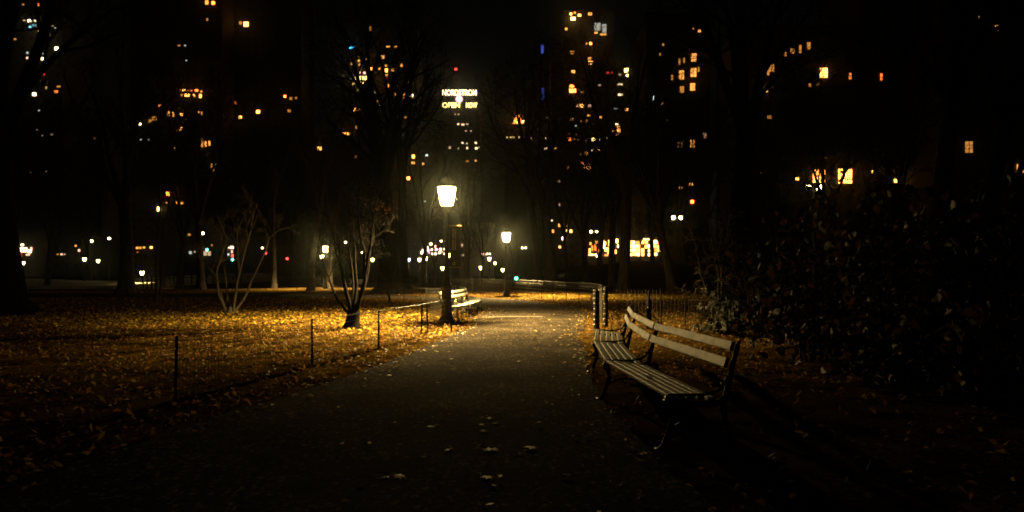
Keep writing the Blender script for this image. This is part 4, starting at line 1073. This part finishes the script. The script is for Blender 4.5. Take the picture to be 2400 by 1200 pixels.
# rooftop sign
Ys = 399.0
sg = empty('rooftop_sign', tuple(at(1077, 256, Ys))); tag(sg, 'white lettered sign with round emblem glowing on a tower roof', 'sign')
s_ = Ys / F
def text(body, px0, px1, pya, pyb, code, name):
    cu = bpy.data.curves.new(name, 'FONT'); cu.body = body; cu.align_x = 'CENTER'; cu.align_y = 'CENTER'; cu.size = 1; cu.extrude = .02; cu.offset = .018
    o = bpy.data.objects.new(name, cu); C.objects.link(o); o.parent = sg; o.rotation_euler = (R(90), 0, 0)
    bpy.context.view_layer.update()
    w, h = o.dimensions.x, o.dimensions.y
    pc = at((px0 + px1) / 2, (pya + pyb) / 2, Ys) - sg.location
    o.location = pc; o.scale = ((px1 - px0) * s_ / w, (pyb - pya) * s_ / h, 8)
    cu.materials.append(wmat(code))
    bpy.context.view_layer.update()
    me = bpy.data.meshes.new_from_object(o.evaluated_get(bpy.context.evaluated_depsgraph_get()))
    q = bpy.data.objects.new(name, me); C.objects.link(q); q.parent = sg
    q.location, q.rotation_euler, q.scale = o.location, o.rotation_euler, o.scale
    bpy.data.objects.remove(o)
    return q
WS['s'] = 5.5
text('NORDSTROM', 1037, 1117, 211, 224.5, 'Ws', 'lettering'); text('OPEN', 1037, 1078, 241, 253, 'Ys', 'lettering'); text('NOW', 1092, 1118, 241, 253, 'Ys', 'lettering')
m = MB(); m.lathe([(8.5 * s_, -.15), (8.5 * s_, .15)], (0, 0, 0), 24)
em = m.build('emblem', wmat('Mm'), sg); em.rotation_euler = (R(90), 0, 0); em.location = at(1076, 232, Ys) - sg.location + Vector((0, .3, 0))
m = MB()
for k in range(5): m.box((0, -.25, (k - 2) * 2.8 * s_), ((13 - abs(k - 2) * 3) * s_, .1, 1.2 * s_))
gr = m.build('emblem_bars', wmat('Cm'), sg); gr.location = em.location
m = MB()
for x in (-36, -12, 12, 36): m.box((x * s_, .8, 20 * s_), (.4, .4, 52 * s_))
for z in (-2, 12, 26, 44): m.box((0, .8, z * s_), (82 * s_, .3, .3))
m.build('scaffold', 'iron', sg)

# traffic lights
def traffic_light(px, py, Y, lit, label):
    p = at(px, py, Y); root = empty('traffic_light', (p.x, Y, 0)); tag(root, label, 'traffic light', 'traffic lights on the far street')
    m = MB(); m.lathe([(.14, 0), (.12, .6), (.08, 1), (.07, p.z - .5)], (0, .25, 0), 8); m.build('pole', 'iron', root)
    m = MB(); m.box((0, .12, p.z), (.42, .26, 1.25)); m.build('housing', 'iron', root)
    for k, c in enumerate('RAG'):
        m = MB(); r_ = .17 if c not in lit else .30
        m.lathe([(r_, 0), (r_ * .8, .06), (.02, .09)], (0, 0, 0), 12)
        o = m.build('lens', wmat(c + 'b') if c in lit else 'pane_dark', root); o.rotation_euler = (R(90), 0, 0); o.location = (0, -.02, p.z + .4 - k * .4)
traffic_light(485, 581, 150, 'G', 'green traffic light left of the pale many stemmed tree')
traffic_light(545, 604, 150, 'GR', 'traffic light with white green and orange glow behind pale stems')
traffic_light(673, 610, 170, 'R', 'orange red traffic light between two dim trunks')
traffic_light(623, 597, 190, 'R', 'small red traffic light right of the pale tree')
traffic_light(1210, 647, 120, 'G', 'dim green light low behind the second path lamp')

# ------------------------------------------------------------------ air, sky, sun, camera
m = MB(); m.box((0, 300, 118), (1300, 760, 244))
hz = m.build('haze', []); hm = bpy.data.materials.new('night_air'); hm.use_nodes = True; nt = hm.node_tree
nt.nodes.remove(nt.nodes['Principled BSDF'])
pv = node(nt, 'ShaderNodeVolumePrincipled'); pv.inputs['Density'].default_value = .00034; pv.inputs['Color'].default_value = (.74, .86, .80, 1); pv.inputs['Anisotropy'].default_value = .97
nt.links.new(pv.outputs[0], nt.nodes['Material Output'].inputs['Volume'])
hm.cycles.volume_sampling = 'EQUIANGULAR'; hm.cycles.homogeneous_volume = True
hz.data.materials.append(hm); tag(hz, kind='stuff')

w = bpy.data.worlds.new('World'); scn.world = w; w.use_nodes = True; nt = w.node_tree
sky = node(nt, 'ShaderNodeTexSky'); sky.sky_type = 'NISHITA'; sky.sun_disc = False; sky.sun_elevation = R(4); sky.sun_rotation = R(200)
nt.links.new(sky.outputs[0], nt.nodes['Background'].inputs['Color']); nt.nodes['Background'].inputs['Strength'].default_value = .00035
sl = bpy.data.lights.new('sun', 'SUN'); sl.energy = .0015; sl.angle = R(.5); sl.color = (.8, .88, 1)
so = bpy.data.objects.new('sun', sl); C.objects.link(so); so.rotation_euler = (R(86), 0, R(160))

cd = bpy.data.cameras.new('camera'); cam = bpy.data.objects.new('camera', cd); C.objects.link(cam)
cam.location = (0, 0, H0); cam.rotation_euler = (R(90), 0, 0)
cd.sensor_width = 36; cd.lens = 36 * F / 2400; cd.shift_y = 40 / 2400; cd.clip_start = .05; cd.clip_end = 3000
scn.camera = cam
vs = scn.view_settings; vs.view_transform = 'Standard'; vs.look = 'None'; vs.exposure = 0; vs.gamma = 1
cy = scn.cycles
cy.use_denoising = True; cy.denoiser = 'OPENIMAGEDENOISE'
cy.max_bounces = 4; cy.diffuse_bounces = 2; cy.glossy_bounces = 2; cy.transmission_bounces = 2; cy.volume_bounces = 0; cy.transparent_max_bounces = 12
cy.sample_clamp_indirect = 2; cy.caustics_reflective = False; cy.caustics_refractive = False
cy.pixel_filter_type = 'BLACKMAN_HARRIS'; cy.filter_width = 1.8
cy.use_adaptive_sampling = False
cy.use_light_tree = True
